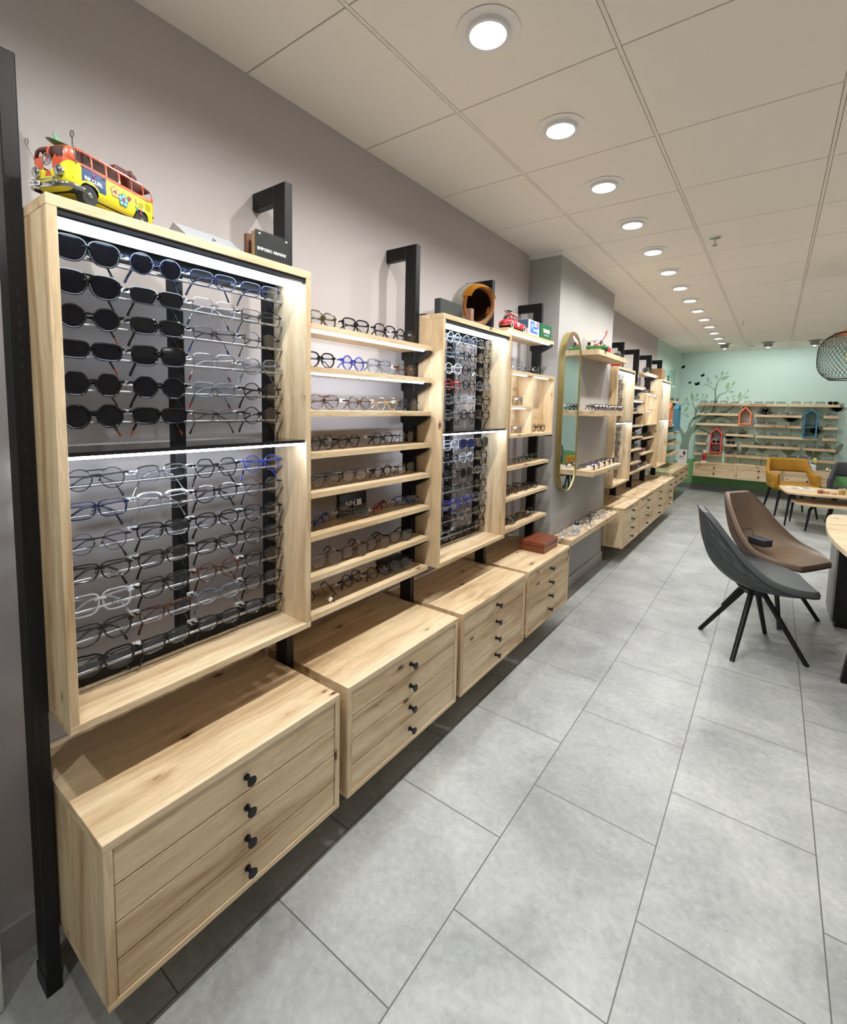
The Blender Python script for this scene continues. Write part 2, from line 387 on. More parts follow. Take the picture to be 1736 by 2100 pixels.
def obj(name, mb, mats, parent=None, sm=False, origin=None, weld=False, label=None):
    me = bpy.data.meshes.new(name)
    if weld: bmesh.ops.remove_doubles(mb.bm, verts=mb.bm.verts, dist=1e-5)
    bmesh.ops.recalc_face_normals(mb.bm, faces=mb.bm.faces)
    org = Vector(origin) if origin is not None else None
    if org is None and parent is not None:
        org = Vector(parent.get('_o', (0, 0, 0)))
    if org is not None and org.length > 0: bmesh.ops.translate(mb.bm, vec=-org, verts=mb.bm.verts)
    mb.bm.to_mesh(me); mb.bm.free()
    for mt in (mats if isinstance(mats, (list, tuple)) else [mats]): me.materials.append(mt)
    if sm: smooth(me, sm if sm is not True else 35)
    o = bpy.data.objects.new(name, me); COL.objects.link(o)
    if parent is not None:
        o.parent = parent
        if origin is not None and '_o' in parent: o.location = org - Vector(parent['_o'])
        o['_o'] = list(org) if org is not None else [0, 0, 0]
    elif origin is not None: o.location = org
    if label: o['label'] = label
    return o
def thing(name, label, cat, loc=(0, 0, 0), group=None, rz=0, world=True):
    """world=True: the parts' meshes are written in world coordinates; False: in the thing's own"""
    o = bpy.data.objects.new(name, None); COL.objects.link(o); o.location = loc; o.rotation_euler = (0, 0, rz)
    o.empty_display_size = .05
    o['label'] = label; o['category'] = cat; o['_o'] = list(loc) if world else [0, 0, 0]
    if group: o['group'] = group
    chk(label); return o
def chk(l):
    n = len(__import__("re").findall(r"[A-Za-z0-9][A-Za-z0-9'-]*", l))
    if not 4 <= n <= 16: print('LABEL LENGTH', n, l)
def tag(o, label, cat, group=None):
    o['label'] = label; o['category'] = cat; chk(label)
    if group: o['group'] = group
    return o
def struct(name, mb, mt, **k):
    o = obj(name, mb, mt, **k); o['kind'] = 'structure'; return o
def base_origin(mb):
    xs = [v.co for v in mb.bm.verts]
    return ((min(c.x for c in xs) + max(c.x for c in xs)) / 2, (min(c.y for c in xs) + max(c.y for c in xs)) / 2, min(c.z for c in xs))
def solo(name, mb, mt, label, cat, group=None, sm=False):
    return tag(obj(name, mb, mt, origin=base_origin(mb), sm=sm), label, cat, group)

# ------------------------------------------------------------------ room shell
XR, YN, YF = 5.6, -3.2, 10.75
struct('floor', MB().box(-.2, XR, YN, YF + .1, -.1, 0), floor_mat())
struct('wall_left', MB().box(-.2, 0, YN, 8.345, 0, CEIL + .1), WALLM)
struct('wall_left_green', MB().box(-.2, 0, 8.345, YF, 0, CEIL + .1), MINT)
struct('wall_back', MB().box(-.2, XR, YF, YF + .15, 0, CEIL + .1), MINT)
struct('wall_right', MB().box(XR, XR + .15, YN, YF, 0, CEIL + .1), WALLM)
struct('wall_front', MB().box(-.2, XR, YN - .15, YN, 0, CEIL + .1), WALLM)
PX, PY0, PY1 = .249, 3.443, 4.85
struct('wall_pillar', MB().box(0, PX, PY0, PY1, 0, CEIL), PILM)
mb = MB().box(0, PX + .012, PY0 - .012, PY0, CEIL - .035, CEIL).box(PX, PX + .012, PY0, PY1, CEIL - .035, CEIL)
struct('trim_1', mb, WHITE)
mb = MB().box(0, .012, YN, .9, 0, .10).box(0, .012, .9, PY0, 0, .10).box(0, .012, PY1, 8.345, 0, .10)
struct('baseboard_left', mb, BASEM)
struct('baseboard_pillar', MB().box(PX, PX + .012, PY0, PY1 + .012, 0, .10, .002).box(0, PX, PY0 - .012, PY0, 0, .10), BASEM)
struct('baseboard_back', MB().box(.012, XR, YF - .014, YF, 0, .10).box(0, .012, 8.345, YF, 0, .10), mat('grey tiled skirting', (120, 122, 118), .45))
# ceiling: tiles set in a grid
mb = MB().box(-.2, XR, YN, YF + .1, CEIL + .012, CEIL + .1)
x0, y0 = .4923 - .6 * 2, 1.6505 - .6 * 9
tiles = MB()
nx, ny = 11, 22
def clampbox(M, a, b, c, d, z0, z1):
    a, b, c, d = max(a, 0), min(b, XR), max(c, YN), min(d, YF)
    if b - a > .01 and d - c > .01: M.box(a, b, c, d, z0, z1)
for i in range(nx):
    for j in range(ny):
        clampbox(tiles, x0 + .6 * i + .0085, x0 + .6 * (i + 1) - .0085, y0 + .6 * j + .003, y0 + .6 * (j + 1) - .003, CEIL, CEIL + .013)
    clampbox(mb, x0 + .6 * i - .0062, x0 + .6 * i + .0062, YN, YF, CEIL, CEIL + .013)
struct('ceiling', mb, BARM)
struct('ceiling_tiles', tiles, TILEM)

# ------------------------------------------------------------------ downlights
def downlight(x, y, label, group, power=SPOT_W, cone=158):
    t = thing('ceiling_downlight', label, 'ceiling light', (x, y, CEIL), group)
    obj('outer_ring', MB().lathe([(.066, 0), (.094, -.001), (.096, -.003), (.070, -.006), (.064, -.002)], (x, y, CEIL), 40), WHITE, t, sm=50)
    obj('swivel_ring', MB().lathe([(.050, -.003), (.056, -.018), (.063, -.015), (.066, -.001)], (x, y, CEIL), 40), WHITE, t, sm=50)
    obj('lamp_lens', MB().lathe([(.0001, -.014), (.03, -.014), (.051, -.011)], (x, y, CEIL), 32), LAMP, t, sm=True)
    ld = bpy.data.lights.new('downlight_beam', 'SPOT'); ld.energy = power; ld.spot_size = R(cone); ld.spot_blend = .7; ld.shadow_soft_size = .022
    ld.color = (1, .99, .965)
    lo = bpy.data.objects.new('downlight_beam', ld); COL.objects.link(lo); lo.parent = t; lo.location = (0, 0, -.03)
ords = ['first', 'second', 'third', 'fourth', 'fifth', 'sixth', 'seventh', 'eighth', 'ninth', 'tenth', 'eleventh', 'twelfth', 'thirteenth', 'fourteenth', 'fifteenth', 'sixteenth']
k = 0
for j in range(-3, 14):
    y = 1.357 + .6107 * j
    if j < 0: lab, g = 'white recessed downlight overhead, before the pictured row begins', 'downlights behind the viewpoint'
    else: lab, g = 'white recessed downlight, %s from the near end of the lit row along the left wall' % ords[j], None
    downlight(.785, y, lab, g)
for y in (-2.4, -1.0, .4, 1.8, 3.2, 4.6, 6.0, 7.4, 8.8):  # added lamps out of view, brightening the right-hand floor and the ceiling
    for x in (2.7, 3.8, 4.9):
        downlight(x, y, 'white recessed downlight over the seating side of the shop', 'downlights over the seating side', SPOT_W * 1.15, 96)
def gimbal(x, y, label):
    t = thing('ceiling_spotlight', label, 'ceiling light', (x, y, CEIL))
    obj('housing', MB().lathe([(.05, 0), (.062, -.012), (.064, -.045), (.05, -.06), (.0001, -.062)], (x, y, CEIL), 28), mat('brushed aluminium', (170, 168, 165), .35, .8), t, sm=45)
    obj('bezel', MB().lathe([(.066, 0), (.095, -.002), (.096, -.006), (.066, -.008)], (x, y, CEIL), 28), WHITE, t)
    obj('lamp_lens', MB().cyl((x, y + .055, CEIL - .035), (x, y + .072, CEIL - .04), .03, 20), LAMP, t)
    ld = bpy.data.lights.new('spotlight_beam', 'SPOT'); ld.energy = 13; ld.spot_size = R(120); ld.spot_blend = .8; ld.shadow_soft_size = .02; ld.color = (1, .97, .93)
    lo = bpy.data.objects.new('spotlight_beam', ld); COL.objects.link(lo); lo.parent = t; lo.location = (0, .08, -.06); lo.rotation_euler = (R(48), 0, 0)
gimbal(.80, 9.62, 'silver tilting ceiling spotlight at the far end of the downlight row')
gimbal(1.40, 9.70, 'silver tilting ceiling spotlight facing the green wall, nearer its corner')
gimbal(2.00, 9.75, 'silver tilting ceiling spotlight facing the green wall, beside the wire pendant')
gimbal(3.2, 9.7, 'silver tilting ceiling spotlight beyond the wire pendant, out of sight')
for x, y, lab in ((1.174, 3.728, 'chrome ceiling sprinkler head nearest the viewer'), (1.169, 7.227, 'chrome ceiling sprinkler head halfway down the shop'), (1.158, 10.1, 'chrome ceiling sprinkler head close to the green wall')):
    t = thing('fire_sprinkler', lab, 'sprinkler', (x, y, CEIL))
    obj('escutcheon', MB().lathe([(.0001, -.008), (.03, -.007), (.034, 0)], (x, y, CEIL), 20), CHROME, t, sm=True)
    obj('sprinkler_head', MB().cyl((x, y, CEIL - .008), (x, y, CEIL - .05), .007, 10).cyl((x, y, CEIL - .05), (x, y, CEIL - .053), .016, 12), CHROME, t)

# ------------------------------------------------------------------ drawer cabinets
def knob(par, x, y, z, d='x'):
    v = Vector((1, 0, 0)) if d == 'x' else Vector((0, -1, 0)); p = Vector((x, y, z))
    M = MB().cyl(p, p + v * .004, .009, 16).cyl(p + v * .004, p + v * .022, .0055, 12, .0065).cyl(p + v * .022, p + v * .027, .011, 20, .0145).cyl(p + v * .027, p + v * .029, .0145, 20, .0125)
    obj('knob', M, KNOBM, par, sm=30)
def cabinet(y0, label, group, x1=.469, w=.697, zb=.155, zt=.558, nd=4, cols=1, notch=True, xb=.004):
    t = thing('drawer_cabinet', label, 'cabinet', (x1 / 2, y0 + w / 2, zb), group)
    y1 = y0 + w
    obj('top_panel', MB().box(xb, x1, y0, y1, zt - .022, zt, .0012), WY, t)
    obj('side_panel', MB().box(xb, x1, y0, y0 + .02, zb + .018, zt - .022, .001), WZ, t)
    obj('side_panel', MB().box(xb, x1, y1 - .02, y1, zb + .018, zt - .022, .001), WZ, t)
    obj('bottom_panel', MB().box(xb, x1, y0, y1, zb, zb + .018, .0012), WY, t)
    obj('back_panel', MB().box(xb, xb + .01, y0 + .02, y1 - .02, zb + .018, zt - .022), WY, t)
    h = (zt - .022 - zb - .018) / nd; cw = (w - .04) / cols
    for c in range(cols):
        for k in range(nd):
            a = zt - .022 - h * k; ya = y0 + .02 + cw * c
            d = obj('drawer', MB().box(x1 - .021, x1 - .0025, ya + .002, ya + cw - .002, a - h + .0012, a - .0012, .0014), WY, t)
            knob(d, x1 - .0025, ya + cw / 2, a - h / 2)
            obj('drawer_box', MB().box(x1 - .36, x1 - .021, ya + .02, ya + cw - .02, a - h + .01, a - .02), WX, d) if False else None
    return t
CABL = ['oak four-drawer wall cabinet nearest the viewer, below the sunglasses display case', 'oak four-drawer wall cabinet, second along the near bank, below open shelves',
        'oak four-drawer wall cabinet, third along the near bank, below the second display case', 'oak four-drawer wall cabinet with the brown leather box on top']
CABY = [.364, 1.099, 1.834, 2.569]
for y, l in zip(CABY, CABL): cabinet(y, l, None, x1=.469)
CABL2 = ['oak four-drawer wall cabinet just past the pillar, nearest of the far bank', 'oak four-drawer wall cabinet, second past the pillar', 'oak four-drawer wall cabinet, third past the pillar', 'oak four-drawer wall cabinet, last past the pillar beside the low cabinet']
for k, l in enumerate(CABL2): cabinet(4.862 + .729 * k, l, None, x1=.447, w=.69)
# low cabinet in the green corner
t = cabinet(8.25, 'low oak cabinet with six small drawers in the green corner', None, x1=.345, w=1.74, zb=.30, zt=.558, nd=2, cols=3)

# ------------------------------------------------------------------ steel uprights
def post(y, label, x0=.12, x1=.185, z1=2.262, w=.032):
    M = MB().box(x0, x1, y, y + w, 0, z1, .002).box(0.001, x0 + .002, y, y + w, z1 - .058, z1, .002).box(x0 - .01, x1 + .002, y - .001, y + w + .001, 0, .05, .001)
    t = thing('shelving_upright', label, 'upright', ((x0 + x1) / 2, y + w / 2, 0))
    obj('post', M, BLACK, t)
    S = MB()
    for z in [v * .032 + .62 for v in range(36)]:
        S.box(x1 - .0003, x1 + .0004, y + .0125, y + .0195, z, z + .016)
    o = obj('slots', S, mat('black slot shade', (8, 8, 8), .8), t)
    return t
POSTL = ['black steel upright hooked to the wall at the extreme near end', 'black steel upright at the far side of the sunglasses case, behind the black name plaque',
         'black steel upright between the open shelves and the second display case', 'black steel upright mostly hidden behind the motorcycle helmet', 'black steel upright behind the green sign beside the pillar']
for k, l in enumerate(POSTL): post(.331 + .735 * k - (0 if k else .005), l)
P2 = ['black steel upright, first past the pillar, rising over the far display case', 'black steel upright, second past the pillar, beside the far open shelves', 'black steel upright, third past the pillar, behind the dark toy van', 'black steel upright, last past the pillar against the green wall']
for k, l in enumerate(P2): post(5.5565 + .729 * k, l)

# ------------------------------------------------------------------ display cases with rods
RODZ = [1.854, 1.774, 1.696, 1.617, 1.536, 1.457, 1.300, 1.224, 1.140, 1.062, .981, .904, .821]
def case(y0, label, w=.703):
    y1 = y0 + w; x0, x1, zb, zt = .104, .322, .745, 1.942; T = .02
    t = thing('display_case', label, 'display case', (.21, y0 + w / 2, zb))
    obj('top_panel', MB().box(x0, x1, y0, y1, zt - .024, zt, .0012), WY, t)
    obj('bottom_panel', MB().box(x0, x1, y0, y1, zb, zb + T, .0012), WY, t)
    obj('side_panel', MB().box(x0, x1, y0, y0 + T, zb + T, zt - .024, .001), WZ, t)
    obj('side_panel', MB().box(x0, x1, y1 - T, y1, zb + T, zt - .024, .001), WZ, t)
    a, b = y0 + T, y1 - T
    M = MB().box(.122, .155, a + .002, a + .028, zb + T, zt - .024).box(.122, .155, (a + b) / 2 - .016, (a + b) / 2 + .016, zb + T, zt - .024).box(.122, .155, b - .03, b - .002, zb + T, zt - .024)
    M.box(.122, .158, a, b, zb + T, zb + T + .040).box(.122, .158, a, b, zt - .06, zt - .024)
    obj('inner_frame', M, BLACK, t)
    sh = obj('middle_shelf', MB().box(.135, .314, a, b, 1.386, 1.396, .0006), BLACKG, t)
    obj('light_strip', MB().box(.296, .310, a + .004, b - .004, 1.379, 1.386), LED, sh)
    lp = obj('light_housing', MB().box(.300, .318, a, b, zt - .037, zt - .024).box(.205, .212, a, b, zt - .034, zt - .024), mat('dark anodised rail', (52, 55, 60), .4, .5), t)
    obj('light_panel', MB().box(.2125, .2995, a + .001, b - .001, zt - .037, zt - .030), PANEL, lp)
    for z in RODZ:
        obj('display_rod', MB().cyl((.196, a, z), (.196, b, z), .0042, 10).cyl((.150, (a + b) / 2, z), (.196, (a + b) / 2, z), .0022, 6), ROD, t, sm=50)
    return t
case(.360, 'tall oak display case nearest the viewer, lit inside, holding sunglasses and glasses')
case(1.834, 'tall oak display case below the motorcycle helmet', .70)
case(4.856, 'tall oak display case just past the pillar', .695)
case(7.049, 'tall oak display case at the far end beside the glass panel', .69)

# ------------------------------------------------------------------ shelves
def shelf(ya, yb, zt, label, group=None, strip=False, bracket=True, x1=.282, x0=.105, th=.02, notch=True):
    t = thing('wall_shelf', label, 'shelf', ((x0 + x1) / 2, (ya + yb) / 2, zt - th), group)
    pl = [(x0, ya), (x1, ya), (x1, yb + .013), (.188, yb + .013), (.188, yb), (x0, yb)] if notch else [(x0, ya), (x1, ya), (x1, yb), (x0, yb)]
    obj('board', MB().plan(pl, zt - th, zt), WY, t)
    if bracket:
        z = zt - th
        obj('bracket', MB().prism([(.187, yb + .003, z - .052), (.215, yb + .003, z - .040), (x1 - .014, yb + .003, z - .012), (x1 - .014, yb + .003, z - .0005), (.187, yb + .003, z - .0005)], (0, .026, 0)), BLACK, t)
        obj('bracket', MB().prism([(.119, yb + .003, z - .040), (.119, yb + .003, z - .0005), (.106, yb + .003, z - .0005), (.106, yb + .003, z - .034)], (0, .026, 0)), BLACK, t)
    if strip: obj('light_strip', MB().box(x1 - .03, x1 - .016, ya + .01, yb - .03, zt - th - .006, zt - th), LED, t)
    return t
ZS = [1.790, 1.644, 1.492, 1.344, 1.203, 1.049, .900, .758]
for k, z in enumerate(ZS):
    shelf(1.098, 1.797, z, 'oak shelf between the two near display cases, %s from the top' % ords[k], strip=k < 2)
Z4 = [1.986, None, 1.153, .959, .764]
shelf(2.568, 3.267, 1.986, 'oak shelf beside the pillar carrying the red toy car', strip=True)
shelf(2.568, 3.267, 1.153, 'oak shelf directly below the oak cube unit by the pillar')
shelf(2.568, 3.267, .959, 'oak shelf by the pillar, second below the cube unit')
shelf(2.568, 3.267, .764, 'oak shelf by the pillar just above the brown leather box')
# far bank open shelves
for k, z in enumerate((1.796, 1.641, 1.501, 1.345)): shelf(5.595, 6.28, z, 'short oak shelf past the far display case, %s from the top' % ords[k], strip=k < 2)
shelf(5.595, 7.02, .80, 'long oak shelf above the far cabinets, lowest there', bracket=False, notch=False, x0=.19)
for k, z in enumerate((1.209, 1.063, .907)): shelf(5.595, 6.28, z, 'short oak shelf past the far display case, %s from the top' % ords[k + 4])
shelf(6.332, 7.01, 1.985, 'oak shelf past the pillar carrying the dark toy van', strip=True)
for k, z in enumerate((1.18, .985)): shelf(6.332, 7.01, z, ('oak shelf directly below the far cube unit', 'oak shelf second below the far cube unit')[k])

def cube_unit(ya, label, yw=.655, zt=1.735, zb=1.335, cells=3):
    yb = ya + yw; x0, x1 = .187, .305; ym = ya + yw * .46; T = .018
    t = thing('cube_shelf_unit', label, 'cube shelf', ((x0 + x1) / 2, (ya + yb) / 2, zb))
    obj('top_panel', MB().box(x0, x1, ya, yb, zt - T, zt), WY, t); obj('bottom_panel', MB().box(x0, x1, ya, yb, zb, zb + T), WY, t)
    for y in (ya, yb - T): obj('side_panel', MB().box(x0, x1, y, y + T, zb + T, zt - T), WZ, t)
    obj('divider', MB().box(x0 + .006, x1 - .001, ym, ym + T, zb + T, zt - T), WZ, t)
    obj('back_panel', MB().box(x0, x0 + .006, ya + T, yb - T, zb + T, zt - T), WY, t)
    obj('inner_shelf', MB().box(x0 + .006, x1 - .001, ya + T, ym, 1.515, 1.533), WY, t)
    for a, b, z in ((ya + T + .01, ym - .06, zt - T), (ym + T + .01, yb - T - .06, zt - T), (ya + T + .01, ym - .06, 1.515)):
        obj('light_strip', MB().box(x1 - .03, x1 - .018, a, b, z - .005, z), LED, t)
    obj('bracket', MB().box(x0, x1 - .01, yb - .02, yb + .02, zb - .012, zb - .0005), BLACK, t)
    return t
cube_unit(2.585, 'oak cube shelf unit with lit compartments beside the pillar', zt=1.74, yw=.68)
cube_unit(6.335, 'oak cube shelf unit with lit compartments at the far bank', zt=1.735, yw=.665)

# pillar shelves
def slab(ya, yb, x0, x1, zt, th, label):
    return solo('wall_shelf', MB().box(x0, x1, ya, yb, zt - th, zt, .0012), WY, label, 'shelf')
slab(3.86, 4.72, PX, .427, 1.992, .042, 'thick oak shelf on the pillar holding the green toy truck')
slab(3.86, 4.72, PX, .427, 1.506, .042, 'thick oak shelf on the pillar at mirror mid height')
slab(3.86, 4.72, PX, .427, 1.018, .042, 'thick oak shelf on the pillar crossing the bottom of the mirror')
slab(PY0 + .002, 4.745, PX + .012, .424, .548, .042, 'thick low oak shelf on the pillar holding the potted succulent')

# oval mirror
t = thing('wall_mirror', 'tall brass framed oblong mirror with rounded ends on the pillar', 'mirror', (PX, 3.655, .87))
def stadium(cy, r, z0, z1, n=20):
    pts = [(cy + r * math.cos(a), z1 - r + r * math.sin(a)) for a in [PI * k / n for k in range(n + 1)]]
    return pts + [(cy + r * math.cos(a), z0 + r + r * math.sin(a)) for a in [PI + PI * k / n for k in range(n + 1)]]
mc, mr = 3.660, .185
out_, inn = stadium(mc, mr, .872, 2.105), stadium(mc, mr - .006, .878, 2.099)
M = MB(); n = len(out_)
rings = []
for (a, b), (c, d) in zip(out_, inn): rings.append([M.bm.verts.new(p) for p in ((PX + .001, a, b), (PX + .046, a, b), (PX + .046, c, d), (PX + .001, c, d))])
for i in range(n):
    A, B = rings[i], rings[(i + 1) % n]
    for k in range(4): M.bm.faces.new((A[k], A[(k + 1) % 4], B[(k + 1) % 4], B[k]))
obj('mirror_frame', M, BRASS, t, sm=30)
obj('mirror_glass', MB().prism([(PX + .034, a, b) for a, b in inn], (.005, 0, 0)), MIRROR, t)

# ------------------------------------------------------------------ spectacles
SHP = {  # half width, half height, exponent, taper, nose dip
    'round': (.0235, .0225, 2.0, .02), 'oval': (.0265, .0185, 2.2, .03), 'panto': (.0245, .0215, 2.5, .10), 'square': (.0265, .0215, 3.6, .07),
    'rectangular': (.0275, .0170, 3.8, .07), 'aviator': (.0285, .0235, 2.7, .14), 'hexagonal': (.0260, .0225, 0, .0), 'angular': (.0270, .0205, 0, .05),
    'wayfarer': (.0275, .0215, 3.0, .15), 'cat-eye': (.0280, .0205, 2.8, .12), 'octagonal': (.0245, .0230, 0, 0), 'browline': (.0265, .0205, 2.9, .10)}
def outline(shape, side, n=28, grow=0):
    a, b, e, tp = SHP[shape]; a *= 1.05; b *= 1.07; pts = []
    if e == 0:
        k = {'hexagonal': 6, 'octagonal': 8, 'angular': 6}[shape]
        off = {'hexagonal': PI / 6 + PI / 6, 'octagonal': PI / 8, 'angular': PI / 3}[shape]
        vs = [(math.cos(off + 2 * PI * i / k), math.sin(off + 2 * PI * i / k)) for i in range(k)]
        mx = max(abs(v[0]) for v in vs); mz = max(abs(v[1]) for v in vs); vs = [(v[0] / mx, v[1] / mz) for v in vs]
        per = 4
        for i in range(k):
            p, q, r_ = vs[i - 1], vs[i], vs[(i + 1) % k]
            s0 = (q[0] + (p[0] - q[0]) * .22, q[1] + (p[1] - q[1]) * .22); s1 = (q[0] + (r_[0] - q[0]) * .22, q[1] + (r_[1] - q[1]) * .22)
            for j in range(per):
                t = j / (per - 1)
                x = (1 - t) ** 2 * s0[0] + 2 * t * (1 - t) * q[0] + t * t * s1[0]; y = (1 - t) ** 2 * s0[1] + 2 * t * (1 - t) * q[1] + t * t * s1[1]
                pts.append((x, y))
    else:
        for i in range(n):
            t = 2 * PI * i / n; c, s = math.cos(t), math.sin(t)
            pts.append((math.copysign(abs(c) ** (2 / e), c), math.copysign(abs(s) ** (2 / e), s)))
    res = []
    for u, v in pts:
        if shape == 'cat-eye' and v > 0 and u > 0: v *= 1 + .22 * u
        if u < 0 and v < 0: u *= 1 - .10 * (-v)
        res.append((0, side * (.0335 + (a + grow) * u * (1 + tp * v)), (b + grow) * v))
    return res
GCACHE = {}
def gmesh(name, mb, mats, key, sm=40):
    me = bpy.data.meshes.new(name); bmesh.ops.recalc_face_normals(mb.bm, faces=mb.bm.faces); mb.bm.to_mesh(me); mb.bm.free()
    for m_ in mats: me.materials.append(m_)
    smooth(me, sm); return me
def temple_path(side, var):
    s = side
    if var == 'open':
        return [(-.002, s * .069, .010), (-.010, s * .072, .010), (-.09, s * .071, .009), (-.108, s * .070, .003), (-.138, s * .068, -.021)]
    dx = 0 if s > 0 else -.006; d = {'hang': -.050, 'stand': -.021}[var]
    e = {'hang': -.032, 'stand': -.012}[var]
    return [(-.002, s * .069, .010), (-.018 + dx, s * .0705, .010), (-.0245 + dx, s * .062, .010), (-.0245 + dx, -s * .020, .004), (-.0245 + dx, -s * .045, e * .35), (-.024 + dx, -s * .058, d * .72), (-.023 + dx, -s * .064, d)]
def gset(shape, col, lens, var, bold=1.0, accent=None, double=False):
    key = (shape, col, lens, var, bold, accent, double)
    if key in GCACHE: return GCACHE[key]
    fm = FC[col]; metal = col in ('silver', 'matt black', 'gold')
    wv, dv = (.0014 * bold, .0024) if metal else (.0035 * bold, .0040)
    F = MB()
    for s in (-1, 1):
        if shape == 'browline':
            o_ = outline(shape, s)
            F.rim(o_, .0010, .0020)
            top = [p for p in o_ if p[2] > .006]; top.sort(key=lambda p: p[1])
            F.tube([(0, p[1], p[2] + .001) for p in top], .0030 * bold, 6)
        else: F.rim(outline(shape, s), wv, dv)
    a, b = SHP[shape][0], SHP[shape][1]
    bw = .0335 - a + .004
    br = .0016 if metal else .0028 * bold
    F.tube([(0, -bw, b * .30), (0.001, -bw * .5, b * .45), (0.001, bw * .5, b * .45), (0, bw, b * .30)], br, 6)
    if double: F.tube([(0, -.022, b * .93), (0, 0, b * .95), (0, .022, b * .93)], br * .9, 6)
    for s in (-1, 1):
        F.tube([(0, s * (.0335 + a * .95), .009), (-.001, s * .066, .011), (-.003, s * .0705, .010)], (.0016 if metal else .0032 * bold), 6)
        F.sph((-.004, s * .0075, -.003), .0024, 6)
    r = {'front': gmesh('front_frame', F, [fm], key)}
    lm = {'clear': LENS, 'dark': DARKL, 'navy': NAVYL}[lens]
    for s in (-1, 1):
        r['lens%d' % s] = gmesh('lens', MB().prism([(-.0006, p[1], p[2]) for p in outline(shape, s, grow=.0004)], (.0009, 0, 0)), [lm], key)
        tm = FC[accent] if accent else fm
        tp_ = temple_path(s, var); rd_ = [.0022 if metal else .0030] * 2 + [.0013 if metal else .0022] * (len(tp_) - 3) + [.0026]
        if accent:
            r['temple%d' % s] = gmesh('temple', MB().tube(tp_[:-1], rd_[:-1], 6, sq=(.6, 1.25)), [fm], key)
            r['tip%d' % s] = gmesh('temple_tip', MB().tube(tp_[-2:], [.0030, .0030], 6, sq=(.6, 1.25)), [tm], key)
        else: r['temple%d' % s] = gmesh('temple', MB().tube(tp_, rd_, 6, sq=(.6, 1.25)), [tm], key)
    ty = (-.028, -.0712) if var == 'open' else None
    T = MB().box(-.030, -.020, -.0755, -.0715, .0035, .0165, .0015) if var != 'open' else MB().box(-.062, -.026, -.0745, -.0700, .003, .016, .0015)
    if var != 'open': T.box(-.036, -.021, -.0785, -.054, .0035, .0155, .0018)
    r['tag'] = gmesh('price_tag', T, [TAGM], key)
    GCACHE[key] = r; return r
GJ = {}
def gjoined(key):
    if key in GJ: return GJ[key]
    s = gset(*key); bm = bmesh.new(); mats = []
    for k, me in s.items():
        mt = me.materials[0]
        if mt not in mats: mats.append(mt)
        n = len(bm.faces); bm.from_mesh(me); bm.faces.ensure_lookup_table()
        for f in bm.faces[n:]: f.material_index = mats.index(mt)
    me = bpy.data.meshes.new('eyeglasses'); bm.to_mesh(me); bm.free()
    for m_ in mats: me.materials.append(m_)
    GJ[key] = me; return me
REC = []
def put(shape, col, lens, var, x, y, z, where, group, rz=0, ry=0, rx=0, bold=1.0, accent=None, double=False, scale=1.0):
    kind = 'sunglasses' if lens != 'clear' else 'glasses'
    cn = {'matt black': 'thin black', 'navy blue': 'navy'}.get(col, col)
    sn = {'wayfarer': 'squared', 'panto': 'roundish', 'angular': 'angular', 'browline': 'half-rimmed'}.get(shape, shape)
    REC.append(dict(key=(shape, col, lens, var, bold, accent, double), loc=Vector((x, y, z)), rot=(rx, ry, rz), label='%s %s %s, %s' % (cn, sn, kind, where), group=group, scale=scale))
def spec(code):
    """code: shape letter + colour letter + lens letter, then flags"""
    S_ = dict(r='round', o='oval', p='panto', s='square', q='rectangular', a='aviator', h='hexagonal', g='angular', w='wayfarer', c='cat-eye', t='octagonal', b='browline')
    C_ = dict(k='black', m='matt black', n='navy blue', b='blue', s='silver', g='grey', t='tortoiseshell', c='clear', o='olive', r='red', w='white', y='gold', e='green')
    L_ = {'.': 'clear', 'd': 'dark', 'v': 'navy'}
    f = code[3:]
    return dict(shape=S_[code[0]], col=C_[code[1]], lens=L_[code[2]], bold=1.45 if 'B' in f else (.75 if 'T' in f else 1.0), double='D' in f,
                accent='orange' if 'O' in f else ('red' if 'R' in f else ('blue' if 'U' in f else None)))
RODN = ['top rod'] + [o + ' rod' for o in ords[1:13]]
def fill_case(y0, rows, case_name, seed):
    rnd = random.Random(seed)
    for i, row in enumerate(rows):
        for j, code in enumerate(row.split()):
            if code == '-': continue
            y = y0 + .111 + .1605 * j; sp = spec(code)
            tilt = R((5, 1, -1, -2, -3, -4)[i] if i < 6 else -6) + R(rnd.uniform(-1.5, 1.5))
            put(var='hang', x=.2085, y=y + rnd.uniform(-.001, .001), z=RODZ[i] + .016 + rnd.uniform(-.002, .002), where='%s along the %s of %s' % (ords[j], RODN[i], case_name),
                group=None, rz=R(rnd.uniform(-5, 5) - 2), ry=tilt, rx=R(rnd.uniform(-1.5, 1.5)), **sp)
fill_case(.360, ['akd rndT q n.T'.replace('q n', 'qn') + ' qn.T', 'akdD qkdT ss.TU qm.BU', 'rkdO qkd qm.TU pm.', 'qkdO skd ss.TR pg.T', 'hkdR tkd qg.R rk.T', 'tkdO qkdO qm.T rk.T',
                 'rm.BD bs. hk.T rb.T', 'qn. bs.B pk.T rm.', 'rm. qk. ok. pk.T', 'qk. qk. qk. pk.T', 'sc. wk. rt. pk.T', 'wk. qt.T og.T pk.T', 'ck.B qk.T ok.T ok.T'], 'the nearest case', 3)
